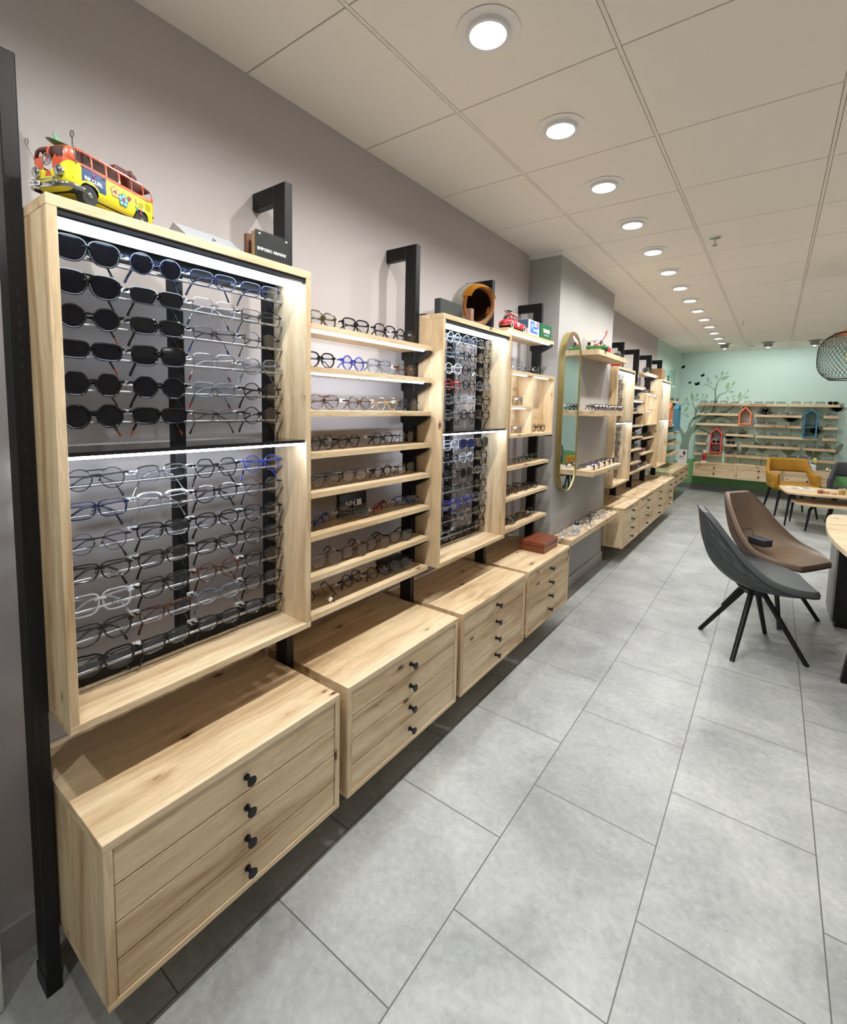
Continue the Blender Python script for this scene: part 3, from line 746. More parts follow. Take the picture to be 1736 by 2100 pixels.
fill_case(1.830, ['rn. rc. rg. pk.T', 'rm. rg.T rk. pt.', 'os.T rw. rk. wk.', 'rm. rtR. rk. rg.'.replace('rtR.', 'rr.'), 'rm. rg. pc. wk.', 'rs. pg. rk. wk.',
                  'rc. sc. snvB'.replace('snv', 'sn' + 'v') + ' skd', 'rk. rk. pc. sk.T', 'qs.T rk. rtd og.', 'rk. rm.T rm. rk.T', 'rk. sb. hb. sg.T', 'ok. rk. rs. wk.T', 'rk. ss. rk.T pk.T'], 'the helmet case', 5)
rnd = random.Random(11)
def rndspec(pool): return spec(rnd.choice(pool))
POOL = ['rk.', 'pm.', 'qk.T', 'rs.', 'sk.', 'rn.', 'rg.', 'ot.', 'pc.', 'hm.', 'rb.', 'qt.', 'om.', 'ss.', 'wk.']
for y0, nm, sd in ((4.856, 'the case past the pillar', 1), (7.045, 'the farthest display case', 2)):
    fill_case(y0, [' '.join(rnd.choice(POOL + (['skd', 'rkd'] if sd == 2 else [])) for _ in range(4)) for _ in range(13)], nm, sd)

def row(codes, ys, x, z, where, var='stand', rz=None, tilt=0):
    for j, (c, y) in enumerate(zip(codes.split(), ys)):
        sp = spec(c); b = SHP[sp['shape']][1] * 1.08
        put(var=var, x=x, y=y, z=z + b + .0045 * sp['bold'] + .0015, where='%s from the near end, %s' % (ords[j], where), group=None, rz=R(rnd.uniform(-7, 7)) if rz is None else rz[j], ry=tilt, **sp)
NEARS = 'shelf between the near cases'
row('so.B wk.B ak.B rk.B', (1.201, 1.369, 1.543, 1.680), .225, ZS[0], 'top ' + NEARS)
row('pk.B rb.B akD.B'.replace('akD.B', 'ag.BD') + ' rt.', (1.188, 1.357, 1.509, 1.690), .225, ZS[1], 'second ' + NEARS)
row('ao.D'.replace('ao.D', 'at.TD') + ' ht.T hy. rk.T', (1.207, 1.392, 1.559, 1.712), .225, ZS[2], 'third ' + NEARS)
row('hk.T gk. hk.T rm.', (1.198, 1.334, 1.537, 1.698), .225, ZS[3], 'fourth ' + NEARS)
row('am.D am.D rn.T sm.', (1.215, 1.371, 1.540, 1.703), .225, ZS[4], 'fifth ' + NEARS)
row('am. pt. pt. wk.', (1.205, 1.355, 1.495, 1.650), .245, ZS[6], 'seventh ' + NEARS, var='open', rz=[R(-16), R(-14), R(-14), R(-12)])
def lying(code, x, y, z, rz, where, var='stand', lean=-62):
    sp = spec(code); b = SHP[sp['shape']][1] * 1.08
    put(var=var, x=x, y=y, z=z + abs(math.cos(R(lean))) * b + .014, where=where, group=None, rz=R(rz), ry=R(lean), **sp)
for c, y, rz, o_ in (('qb.T', 1.22, 28, 0), ('sg.T', 1.38, -30, 1), ('qr.T', 1.555, 22, 2), ('qb.TR', 1.735, -18, 3)): lying(c, .205, y, ZS[5], rz, '%s from the near end, sixth %s' % (ords[o_], NEARS), lean=-35)
for c, x, y, rz, o_ in (('pn.T', .20, 1.145, 30, 0), ('om.T', .20, 1.27, 65, 1), ('rn.', .185, 1.40, 10, 2), ('rt.', .215, 1.53, -6, 3), ('rg.', .235, 1.665, -14, 4)): lying(c, x, y, ZS[7], rz, '%s from the near end, lowest %s' % (ords[o_], NEARS), lean=-40)
row('rm.T rs. rg. sk. rk.', (2.645, 2.76, 2.885, 3.02, 3.165), .235, 1.740, 'on the cube unit by the pillar')
row('rk. sg.', (2.685, 2.824), .262, 1.533, 'upper cell of the near cube unit', rz=[R(22)] * 2)
row('rb. pg.', (2.685, 2.824), .262, 1.353, 'lower cell of the near cube unit', rz=[R(22)] * 2)
row('pt. rk.', (3.0, 3.158), .262, 1.353, 'tall cell of the near cube unit')
BP = 'shelf below the near cube unit'
row('ss. ss. qg. rm. rm.', (2.64, 2.76, 2.88, 3.00, 3.12), .235, 1.153, 'first ' + BP)
row('qk. rt. rk. qk.', (2.66, 2.80, 2.95, 3.10), .235, .959, 'second ' + BP, var='open', rz=[R(-15)] * 4)
row('rk. sk. rk. rm. rg.', (2.64, 2.75, 2.87, 2.99, 3.12), .235, .764, 'lowest ' + BP, rz=[R(30), R(-20), R(15), R(-15), R(25)])
# pillar
for k in range(9): 
    c = ['rk.', 'rk.', 'rt.', 'pk.', 'og.', 'rk.', 'sk.', 'rm.', 'rk.'][k]
    row(c, (3.95 + .092 * k,), .375, 1.506, 'shelf at mirror mid height'); REC[-1]['label'] = REC[-1]['label'].replace('first from the near end', ords[k] + ' along the pillar'); REC[-1]['rot'] = (0, 0, R(60))
for k, (c, y) in enumerate((('qn.', 4.02), ('qb.', 4.16), ('sk.', 4.33), ('rt.', 4.48), ('rk.', 4.62))):
    row(c, (y,), .385, 1.018, 'x', var='open', rz=[R(20)]); REC[-1]['label'] = REC[-1]['label'].split(',')[0] + ', %s along the pillar shelf crossing the mirror' % ords[k]
for k, (c, x, y, rz) in enumerate((('rc.', .33, 3.50, 40), ('sc.', .38, 3.56, -30), ('rc.', .32, 3.62, 60), ('oc.', .39, 3.68, 20), ('sc.', .33, 3.84, 10), ('rc.', .39, 3.90, 50), ('rg.', .33, 4.00, -40), ('rc.', .38, 4.09, 30), ('rk.', .33, 4.18, 20), ('sc.', .38, 4.30, -20), ('rg.', .32, 4.36, 50), ('rc.', .37, 4.48, 20), ('qm.', .35, 4.62, 60))):
    lying(c, x, y, .548, rz, '%s along the low pillar shelf' % ords[k], lean=-50)
# far shelves beside the cases
for k, (z, n) in enumerate(((1.796, 3), (1.641, 4), (1.501, 4), (1.209, 5), (1.063, 4), (.907, 5))):
    for j in range(n): row(rnd.choice(POOL), (5.68 + .6 * j / n,), .235, z, 'x'); REC[-1]['label'] = REC[-1]['label'].split(',')[0] + ', %s on the %s short shelf past the far case' % (ords[j], ords[k])
for z, nm in ((1.735, 'top of the far cube unit'), (1.18, 'shelf below the far cube unit'), (.985, 'second shelf below the far cube unit')):
    for j in range(5): row(rnd.choice(POOL + ['rr.']), (6.42 + .13 * j,), .235, z, 'x'); REC[-1]['label'] = REC[-1]['label'].split(',')[0] + ', %s on the %s' % (ords[j], nm)
for j in range(8): lying(rnd.choice(['rg.', 'rs.', 'sc.', 'om.']), .235, 5.66 + .16 * j, .80, 20 * (j % 3) - 20, '%s along the long lowest far shelf' % ords[j], lean=-40)

# ------------------------------------------------------------------ back wall shelves
def bshelf(xa, xb, zt, label, depth=.15, th=.042):
    solo('wall_shelf', MB().box(xa, xb, YF - depth - .02, YF - .002, zt - th, zt), WX, label, 'shelf')
BS = [(.352, 1.034, 1.684), (1.055, 1.732, 1.684), (1.761, 2.441, 1.684), (.346, 1.023, 1.499), (1.275, 1.953, 1.492), (2.242, 2.435, 1.494), (.350, 1.225, 1.306), (1.275, 1.737, 1.309), (1.759, 1.959, 1.306), (2.249, 2.44, 1.302),
      (.353, .548, 1.117), (.845, 1.284, 1.119), (1.32, 2.189, 1.111), (2.25, 2.444, 1.111), (.347, .546, .928), (.841, 1.037, .924), (1.085, 1.965, .928), (2.007, 2.444, .926), (.351, .804, .729), (.846, 1.726, .73), (1.767, 2.446, .726)]
RN = {1.684: 'top', 1.499: 'second', 1.492: 'second', 1.494: 'second', 1.306: 'third', 1.309: 'third', 1.302: 'third', 1.117: 'fourth', 1.119: 'fourth', 1.111: 'fourth', .928: 'fifth', .924: 'fifth', .926: 'fifth', .729: 'bottom', .73: 'bottom', .726: 'bottom'}
cnt = {}
for a, b, z in BS:
    rn = RN[z]; c = cnt.get(rn, 0); cnt[rn] = c + 1
    bshelf(a, b, z, 'oak shelf on the green back wall, %s row, %s from the corner' % (rn, ords[c]))
    be = {(.350, 1.306): 1.03, (.351, .729): .60, (1.32, 1.111): 1.97, (.346, 1.499): 1.02}.get((a, z), b); n = max(1, int((be - a) / .165))
    for j in range(n):
        code = rnd.choice(['rm.', 'qk.', 'pn.', 'ok.', 'rg.', 'qs.', 'pb.', 'rt.'])
        if z == 1.684 and a > 1.7 and j >= n - 1: code = 'skd'
        if z == .924: code = 'skd'
        sp = spec(code); bb = SHP[sp['shape']][1] * 1.08
        put(var='stand', x=a + .095 + .165 * j, y=YF - .10, z=z + bb + .006, where='%s on back wall shelf %s of the %s row' % (ords[j], ords[c], rn), group=None, rz=R(-90 + rnd.uniform(-8, 8)), **sp)
for k, z in enumerate((1.69, 1.30, 1.16, .98, .80)):   # green corner, left wall
    ya, yb = (8.62, 9.72) if k == 0 else ((8.75, 9.045) if k == 1 else (8.75, 9.72))
    solo('wall_shelf', MB().box(.002, .20, ya, yb, z - .035, z), WY, 'oak shelf on the green side wall, %s from the top' % ords[k], 'shelf')
    for j in range(1 if k == 1 else 6):
        code = rnd.choice(POOL); sp = spec(code); bb = SHP[sp['shape']][1] * 1.08
        put(var='stand', x=.15, y=8.86 + .145 * j, z=z + bb + .006, where='%s on the %s green side wall shelf' % (ords[j], ords[k]), group=None, rz=R(rnd.uniform(-6, 6)), **sp)

# little house boxes
def house(x0, x1, z0, zs, zt, col, label, side='back', dep=.13, shelves=()):
    cm = mat(label.split()[0] + ' painted wood', col, .5)
    if side == 'back':
        t = thing('house_shaped_box', label, 'shelf box', ((x0 + x1) / 2, YF - .02, z0)); xm = (x0 + x1) / 2; T = .02
        O = [(x0, z0), (x1, z0), (x1, zs), (xm, zt), (x0, zs)]; I = [(x0 + T, z0 + T), (x1 - T, z0 + T), (x1 - T, zs - .008), (xm, zt - T * 1.35), (x0 + T, zs - .008)]
        M = MB(); ya, yb = YF - .17 - dep * .3, YF - .003
        rg = [[M.bm.verts.new(p) for p in ((a, ya, b), (a, yb, b), (c, yb, d), (c, ya, d))] for (a, b), (c, d) in zip(O, I)]
        for i in range(5):
            A, B = rg[i], rg[(i + 1) % 5]
            for k in range(4): M.bm.faces.new((A[k], A[(k + 1) % 4], B[(k + 1) % 4], B[k]))
        obj('house_frame', M, cm, t)
        for z in shelves: obj('inner_shelf', MB().box(x0 + T, x1 - T, ya + .01, yb, z - .012, z), cm, t)
for a in ((.601, .797, .745, 1.130, 1.227, (214, 84, 74), 'red house shaped box on the green back wall', (.93,)), (1.034, 1.227, 1.306, 1.520, 1.634, (236, 134, 84), 'orange house shaped box on the green back wall', ()),
          (1.976, 2.169, 1.111, 1.525, 1.609, (74, 128, 150), 'blue house shaped box on the green back wall', (1.30,))):
    house(*a[:7], shelves=a[7])
    xm, zb = (a[0] + a[1]) / 2, a[2] + .02
    for k, z in enumerate((zb,) + tuple(a[7])):
        sp = spec('rkd' if a[0] < .7 else 'rm.'); put(var='stand', x=xm, y=YF - .14, z=z + .0225 + .006, where='%s level of the %s house shaped box' % (('lower', 'upper')[k], a[6].split()[0]), group=None, rz=R(-90), **sp)
def side_house(y0, y1, z0, zs, zt, col, label, x0=.003, x1=.24):
    t = thing('house_shaped_box', label, 'shelf box', ((x0 + x1) / 2, (y0 + y1) / 2, z0)); ym = (y0 + y1) / 2; T = .02
    O = [(y0, z0), (y1, z0), (y1, zs), (ym, zt), (y0, zs)]; I = [(y0 + T, z0 + T), (y1 - T, z0 + T), (y1 - T, zs - .008), (ym, zt - T * 1.35), (y0 + T, zs - .008)]
    M = MB(); rg = [[M.bm.verts.new(p) for p in ((x0, a, b), (x1, a, b), (x1, c, d), (x0, c, d))] for (a, b), (c, d) in zip(O, I)]
    for i in range(5):
        A, B = rg[i], rg[(i + 1) % 5]
        for k in range(4): M.bm.faces.new((A[k], A[(k + 1) % 4], B[(k + 1) % 4], B[k]))
    obj('house_frame', M, mat(label.split()[0] + ' painted wood', col, .5), t)
side_house(8.36, 8.60, 1.30, 1.56, 1.65, (236, 134, 84), 'orange house shaped box on the green side wall')
side_house(9.05, 9.32, 1.19, 1.56, 1.66, (74, 128, 150), 'blue house shaped box on the green side wall', x1=.25)

# low cabinets on the back wall
for k in range(3):
    xa = .38 + .685 * k; xb = xa + .683
    t = thing('drawer_cabinet', 'low two-drawer oak cabinet below the back wall shelves, %s from the corner' % ords[k], 'cabinet', ((xa + xb) / 2, YF - .2, .30))
    yf = 10.35
    obj('top_panel', MB().box(xa, xb, yf, YF - .004, .536, .558), WX, t); obj('bottom_panel', MB().box(xa, xb, yf, YF - .004, .30, .318), WX, t)
    for x in (xa, xb - .02): obj('side_panel', MB().box(x, x + .02, yf, YF - .004, .318, .536), WZ, t)
    for a, b in ((.429, .534), (.32, .427)):
        d = obj('drawer', MB().box(xa + .022, xb - .022, yf + .003, yf + .02, a, b, .001), WX, t)
        knob(d, (xa + xb) / 2, yf + .003, (a + b) / 2, 'y')

# ------------------------------------------------------------------ place the spectacles
for r_ in REC:
    d = (r_['loc'] - CAM); r_['d'] = d.length * (1.12 if r_['loc'].x < .45 and r_['loc'].y > 4.8 else 1)
REC.sort(key=lambda r_: r_['d'])
print('SPECTACLES', len(REC))
seen_l = {}
def printmesh(txt):
    mb_ = MB().text(txt, .0075, lambda u, v, w_: (.0016 + w_, .034 + u, -.009 + v), ext=.0001); me = bpy.data.meshes.new('lens_print'); mb_.bm.to_mesh(me); mb_.bm.free(); me.materials.append(INK); return me
PRINTS = {'Ray-Ban': printmesh('Ray-Ban')}
for r_ in REC:
    if 'of the nearest case' in r_['label'] and any(('%s rod' % o_) in r_['label'] for o_ in ords[6:13]) and r_['label'].split(', ')[1].startswith(('first', 'second')) and r_['key'][2] == 'clear' and r_['key'][0] != 'cat-eye': r_['print'] = 'Ray-Ban'
rest = bmesh.new(); rest_m = []
for i, r_ in enumerate(REC):
    key = r_['key']; e = Euler(r_['rot'], 'XYZ')
    if i < 300:
        lab = r_['label']; chk(lab)
        if lab in seen_l: print('DUP LABEL', lab)
        seen_l[lab] = 1
        nm = 'sunglasses' if key[2] != 'clear' else 'eyeglasses'
        if r_['d'] < 4.3:
            o = thing(nm, lab, 'sunglasses' if key[2] != 'clear' else 'glasses', r_['loc'], world=False)
            s = gset(*key)
            for k, me in s.items():
                c = bpy.data.objects.new(me.name.split('.')[0], me); COL.objects.link(c); c.parent = o
                if k == 'tag' and (i * 7) % 11 == 0 and key[3] == 'stand': c.location.x = .001
        else:
            o = bpy.data.objects.new(nm, gjoined(key)); COL.objects.link(o); o.location = r_['loc']; tag(o, lab, 'glasses' if key[2] == 'clear' else 'sunglasses')
        o.rotation_euler = e
        if key[3] == 'hang': o.scale = (1.06, 1.06, 1.06)
        if r_.get('print'): lp_ = bpy.data.objects.new('lens_print', PRINTS[r_['print']]); COL.objects.link(lp_); lp_.parent = o
        g = 'spectacles on display'
        o['group'] = g
    else:
        me = gjoined(key); n = len(rest.faces); nv = len(rest.verts); rest.from_mesh(me)
        rest.verts.ensure_lookup_table(); rest.faces.ensure_lookup_table()
        mt = Matrix.Translation(r_['loc']) @ e.to_matrix().to_4x4()
        for v in rest.verts[nv:]: v.co = mt @ v.co
        idx = []
        for m_ in me.materials:
            if m_ not in rest_m: rest_m.append(m_)
            idx.append(rest_m.index(m_))
        for f in rest.faces[n:]: f.material_index = idx[f.material_index]
me = bpy.data.meshes.new('distant_eyeglasses'); rest.to_mesh(me); rest.free()
for m_ in rest_m: me.materials.append(m_)
o = bpy.data.objects.new('distant_eyeglasses', me); COL.objects.link(o)
tag(o, 'small distant glasses filling the farthest shelves and display case', 'glasses'); o['kind'] = 'stuff'

# ------------------------------------------------------------------ mural
def ribbon(M, pts, w0, w1, y=YF - .0012):
    P = []; n = len(pts)
    q = []                                   # smooth the polyline
    for i in range(n - 1):
        p0, p1, p2, p3 = pts[max(i - 1, 0)], pts[i], pts[i + 1], pts[min(i + 2, n - 1)]
        for k in range(6):
            t = k / 6
            q.append(tuple(.5 * (2 * b + (c - a) * t + (2 * a - 5 * b + 4 * c - d) * t * t + (3 * b - a - 3 * c + d) * t ** 3) for a, b, c, d in zip(p0, p1, p2, p3)))
    q.append(pts[-1]); m_ = len(q); A = []; B = []
    for i, (x, z) in enumerate(q):
        a, b = q[max(i - 1, 0)], q[min(i + 1, m_ - 1)]; dx, dz = b[0] - a[0], b[1] - a[1]; l = math.hypot(dx, dz) or 1
        w = (w0 + (w1 - w0) * i / (m_ - 1)) / 2
        A.append(M.bm.verts.new((x - dz / l * w, y, z + dx / l * w))); B.append(M.bm.verts.new((x + dz / l * w, y, z - dx / l * w)))
    for i in range(m_ - 1): M.bm.faces.new((A[i], A[i + 1], B[i + 1], B[i]))
def leafshape(M, a, b, fat=.28, y=YF - .0016):
    a, b = Vector((a[0], y, a[1])), Vector((b[0], y, b[1])); d = b - a; nrm = Vector((-d.z, 0, d.x)); P = []
    ks = [0, .12, .3, .5, .7, .88, 1]; wd = [0, .45, .85, 1, .8, .42, 0]
    P = [a + d * k + nrm * w_ * fat / 2 for k, w_ in zip(ks, wd)] + [a + d * k - nrm * w_ * fat / 2 for k, w_ in list(zip(ks, wd))[-2:0:-1]]
    M.face(P)
mural = thing('wall_mural', 'painted mural of a leafy tree, butterflies and meadow on the mint corner walls', 'mural', (1.2, YF - .001, .1))
T = MB()
ribbon(T, [(.14, .50), (.150, .75), (.165, .93), (.21, 1.08), (.30, 1.20), (.44, 1.33), (.56, 1.45), (.605, 1.542), (.621, 1.678)], .17, .036)
for pts, a, b in (([(.621, 1.678), (.624, 1.824), (.613, 1.93), (.631, 2.046), (.659, 2.132), (.715, 2.213)], .036, .008), ([(.612, 1.93), (.551, 1.989), (.48, 2.042), (.477, 2.09)], .016, .006), ([(.63, 1.70), (.678, 1.834), (.725, 1.868), (.781, 1.892), (.835, 1.949), (.879, 2.006)], .026, .007),
                  ([(.28, 1.375), (.315, 1.516), (.284, 1.594), (.248, 1.673), (.241, 1.723), (.264, 1.773)], .03, .008), ([(.0, 1.60), (.05, 1.64), (.119, 1.691), (.197, 1.727)], .018, .005), ([(.0, 1.45), (.079, 1.469), (.141, 1.476), (.188, 1.512)], .014, .005),
                  ([(.36, 1.44), (.409, 1.538), (.44, 1.597), (.461, 1.666), (.448, 1.78)], .03, .008), ([(.40, 1.52), (.493, 1.569), (.562, 1.619)], .016, .005), ([(.55, 1.37), (.70, 1.45), (.813, 1.528), (.867, 1.577), (.935, 1.645), (1.01, 1.731), (1.12, 1.897)], .06, .006),
                  ([(.14, .95), (.11, 1.05), (.06, 1.15), (.0, 1.25)], .08, .05), ([(.20, 1.05), (.22, 1.25), (.28, 1.375), (.382, 1.44)], .05, .03), ([(.33, 1.25), (.462, 1.381), (.552, 1.443), (.661, 1.446), (.787, 1.431), (.95, 1.36)], .04, .02),
                  ([(.35, 1.2), (.55, 1.12), (.75, .98), (.95, .90)], .035, .008)): ribbon(T, pts, a, b, y=YF - .0010)
obj('tree', T, mat('grey green mural paint', (128, 150, 134), .75), mural)
LV = MB(); LV2 = MB()
LEAVES = [((0.695, 2.213), (0.717, 2.313)), ((0.75, 2.24), (0.813, 2.28)), ((0.641, 2.152), (0.581, 2.234)), ((0.683, 2.132), (0.827, 2.206)), ((0.481, 2.086), (0.479, 2.193)), ((0.505, 2.045), (0.543, 2.11)), ((0.47, 2.03), (0.41, 2.068)), ((0.793, 1.935), (0.821, 2.092)), ((0.879, 2.015), (0.921, 2.111)), ((0.827, 1.911), (0.928, 1.906)), ((0.236, 1.738), (0.221, 1.899)), ((0.284, 1.797), (0.342, 1.885)), ((0.271, 1.735), (0.361, 1.778)), ((0.108, 1.716), (0.157, 1.802)), ((0.128, 1.681), (0.223, 1.653)), ((0.099, 1.51), (0.181, 1.624)), ((0.116, 1.448), (0.207, 1.415)), ((0.43, 1.818), (0.396, 1.88)), ((0.43, 1.756), (0.386, 1.805)), ((0.467, 1.769), (0.487, 1.865)), ((1.0, 1.76), (1.025, 1.913)), ((1.076, 1.789), (1.168, 1.82)), ((1.119, 1.897), (1.148, 1.965)), ((0.838, 1.75), (0.812, 1.827)), ((0.885, 1.792), (0.94, 1.849)), ((0.897, 1.74), (0.946, 1.783))]
for i, (a, b) in enumerate(LEAVES): leafshape(LV if i in (3, 7, 8, 10, 15, 20, 21, 12, 25) else LV2, a, b, .36)
obj('pale_leaves', LV, mat('leaf green mural paint', (140, 184, 138), .75), mural); obj('grey_leaves', LV2, mat('sage mural paint', (142, 176, 156), .75), mural)
B_ = MB()
for (x, z), s, a in (((.05, 2.38), .05, .6), ((.393, 2.209), .045, .5), ((.18, 2.075), .036, .5), ((.308, 2.039), .06, .3)):
    for sg in (-1, 1):
        for ang, ln in ((.55, 1.25), (-.75, .9)):
            d = (math.cos(a + sg * ang + PI / 2) * s * ln, math.sin(a + sg * ang + PI / 2) * s * ln); leafshape(B_, (x, z), (x + d[0], z + d[1]), .75)
obj('butterflies', B_, mat('dark green mural paint', (66, 118, 92), .75), mural)
D_ = MB()
for x, z, h in ((2.16, .62, .55), (1.81, .62, .75), (1.42, .62, .86), (1.1, .62, .42), (.9, .62, .4), (2.42, .62, .95)):
    ribbon(D_, [(x, .56), (x + .02, z + h * .5), (x, z + h)], .012, .008, y=YF - .0013)
    for k in range(5): 
        a = PI / 2 + (k - 2) * .62; leafshape(D_, (x, z + h), (x + math.cos(a) * .13, z + h + .02 + math.sin(a) * .16), .5)
    for sg in (-1, 1): leafshape(D_, (x, z + h * .2), (x + sg * .12, z + h * .2 + .22), .35)
obj('meadow_flowers', D_, mat('moss mural paint', (134, 148, 124), .75), mural)
G_ = MB(); gm_ = mat('meadow green mural paint', (118, 172, 112), .75)
pts = [(x, YF - .0011, .52 + .05 * math.sin(x * 3.1) + .03 * math.sin(x * 7)) for x in [i * .1 for i in range(57)]]
G_.face([(0, YF - .0011, .10)] + pts + [(5.6, YF - .0011, .10)])
ly = [8.6 + i * .1 for i in range(22)]
G_.face([(.0011, 8.6, .10)] + [(.0011, y, .50 + .05 * math.sin(y * 3)) for y in ly] + [(.0011, YF - .001, .10)])
obj('meadow', G_, gm_, mural)
S_ = MB()
for i in range(6):
    y = 9.75 + .13 * i
    for k in range(3): leafshape(S_, (0, 0), (0, 0), .1) if False else None
    S_.bm.faces.new([S_.bm.verts.new(p) for p in ((.0012, y, 1.6), (.0012, y + .006, 1.6), (.0012, y + .03 + .05 * math.sin(i), 2.25 + .05 * i))])
    S_.bm.faces.new([S_.bm.verts.new(p) for p in ((.0012, y, 1.7), (.0012, y + .005, 1.7), (.0012, y - .07, 2.15))])
obj('reeds', S_, mat('grey green mural paint', (128, 150, 134), .75), mural)

# ------------------------------------------------------------------ glass pane and near panel
solo('glass_panel', MB().box(.03, .36, 7.80, 7.812, .575, 2.11), GLASS, 'clear glass panel standing at the far end of the last display case', 'glass panel')
solo('white_panel', MB().box(.0145, .132, -.6, .256, .0, 1.9, .006), mat('white laminate', (205, 212, 205), .5), 'white upright panel at the very near left edge', 'panel')

# ------------------------------------------------------------------ signs, cases and boxes on the shelves
BXT = 1.942
t = thing('name_plaque', 'black acrylic name plaque with white lettering and two white screws', 'sign', (.275, .947, BXT))
obj('plate', MB().box(.272, .2755, .889, 1.008, BXT, BXT + .094, .0005), mat('black card', (38, 38, 42), .4), t)
obj('cover', MB().box(.2757, .280, .889, 1.008, BXT, BXT + .095), clear('clear acrylic', (248, 250, 250), .06), t)
obj('lettering', MB().text('EMPORIO ARMANI', .0125, facex(.2760, .9465, BXT + .040), bold=.0003), WPRINT, t)
M = MB()
for y, z in ((.900, .083), (.998, .083), (.900, .010), (.998, .010)): M.cyl((.2757, y, BXT + z), (.2815, y, BXT + z), .0026, 12)
obj('screw', M, WPRINT, t)
solo('wooden_block', MB().box(.256, .2705, .887, 1.006, BXT, BXT + .090, .001), mat('light walnut', (150, 116, 76), .5), 'light brown block directly behind the black name plaque', 'block')
solo('wooden_block', MB().box(.222, .238, .885, 1.004, BXT, BXT + .088, .001), mat('dark walnut', (104, 66, 44), .5), 'dark brown block rearmost behind the black name plaque', 'block')
solo('acrylic_block', MB().box(.2385, .2475, .886, 1.005, BXT, BXT + .089), clear('clear acrylic', (248, 250, 250), .06), 'clear acrylic slab sandwiched behind the black name plaque', 'block')
t = thing('folding_case', 'grey felt triangular glasses case lying on the nearest display case', 'glasses case', (.2, .76, BXT))
M = MB().prism([(.14, .670, BXT), (.29, .690, BXT), (.205, .680, BXT + .062)], (-.008, .175, 0)); obj('case_body', M, mat('grey felt', (150, 154, 156), .9, bump=.5, bscale=600), t)
obj('clasp', MB().sph((.245, .775, BXT + .034), .005, 10), CHROME, t)

t = thing('motorcycle_helmet', 'vintage open-face grey helmet with amber visor and brown lining', 'helmet', (.215, 2.265, BXT))
hc = Vector((.215, 2.265, BXT + .115)); ax = Vector((.82, -.57, -.02)).normalized(); sx = Vector((0, 0, 1)).cross(ax).normalized(); uz = ax.cross(sx)
def hp(a, el, r=1.0):   # a around the facing axis, el from the axis
    k = Vector((math.cos(el), math.sin(el) * math.cos(a), math.sin(el) * math.sin(a)))
    return hc + (ax * k.x * .132 + sx * k.y * .113 + uz * k.z * .118) * r
def opening(a): return R(50) + R(9) * max(0, -math.sin(a)) - R(4) * abs(math.cos(a))
obj('shell', MB().grid(lambda u, v: hp(2 * PI * u, opening(2 * PI * u) + (PI - opening(2 * PI * u)) * v), 48, 20), mat('grey gloss helmet paint', (150, 150, 144), .2, coat=.5), t, sm=60)
obj('lining', MB().grid(lambda u, v: hp(2 * PI * u, opening(2 * PI * u) + R(3) + (PI - opening(2 * PI * u)) * v, .90 - .06 * math.sin(PI * v)), 48, 16), mat('dark brown suede', (58, 36, 22), .9), t, sm=60)
obj('padding', MB().tube([hp(2 * PI * k / 40, opening(2 * PI * k / 40) + R(4), .93) for k in range(40)], .011, 8, closed=True), mat('tan leather', (128, 84, 46), .55, bump=.2), t, sm=60)
obj('edge_trim', MB().tube([hp(2 * PI * k / 48, opening(2 * PI * k / 48), 1.0) for k in range(48)], .0042, 8, closed=True), mat('caramel leather trim', (150, 104, 46), .45), t, sm=60)
obj('visor', MB().grid(lambda u, v: hp(R(18) + R(144) * u, opening(PI / 2) + R(8) - R(26) * v, 1.05 + .16 * v), 24, 5), clear('amber visor', (236, 178, 40), .12, .04, .45, (190, 128, 10)), t, sm=60)
for s_ in (0, 1):
    a = R(205) if s_ == 0 else R(-25)
    obj('ear_pad', MB().sph(hp(a, opening(a) + R(12), .84), .03, 12, (.7, .6, 1.1)), mat('tan leather', (128, 84, 46), .55), t, sm=60)
t = thing('brand_box', 'dark green box with a gold monogram left of the helmet', 'box', (.262, 1.96, BXT))
obj('box_body', MB().box(.245, .28, 1.868, 2.06, BXT, BXT + .078, .0015), mat('dark green black card', (46, 52, 52), .45), t)
obj('monogram', MB().text('B', .020, facex(.2803, 1.972, BXT + .045)), FC['gold'], t)
obj('gold_line', MB().box(.280, .2804, 1.925, 2.015, BXT + .022, BXT + .0235), FC['gold'], t)
solo('wooden_block', MB().box(.285, .315, 2.085, 2.115, BXT, BXT + .065, .001), mat('ribbed walnut', (132, 98, 78), .5), 'small brown wooden block in front of the helmet opening', 'block')
solo('glasses_case', MB().box(.115, .21, 1.842, 1.90, BXT, BXT + .009, .003), BLACK, 'flat black case lying at the near end of the helmet case top', 'glasses case')

S4 = 1.986
t = thing('promotional_box', 'blue and white cardboard box with pink trim between the red car and green sign', 'box', (.22, 2.945, S4))
obj('box_body', MB().box(.17, .272, 2.868, 3.036, S4, S4 + .095, .001), mat('white card with pink edge', (226, 214, 218), .5), t)
obj('blue_panel', MB().box(.2720, .2725, 2.895, 3.028, S4 + .014, S4 + .088), mat('cobalt print', (58, 112, 196), .5), t)
obj('pale_panel', MB().box(.2726, .2729, 2.955, 2.985, S4 + .058, S4 + .088).box(.2726, .2729, 3.005, 3.034, S4 + .014, S4 + .05), mat('sky blue print', (150, 200, 236), .5), t)
obj('pink_panel', MB().box(.2727, .2730, 2.985, 3.012, S4 + .056, S4 + .090), mat('coral print', (230, 110, 112), .5), t)
M = MB().text('P', .052, facex(.2731, 2.925, S4 + .052), bold=.0004).text('REMIERE', .019, facex(.2731, 2.975, S4 + .034), bold=.0004)
obj('lettering', M, WPRINT, t)
obj('teal_side', MB().box(.172, .268, 2.8674, 2.868, S4 + .04, S4 + .094), mat('teal print', (60, 98, 130), .5), t)
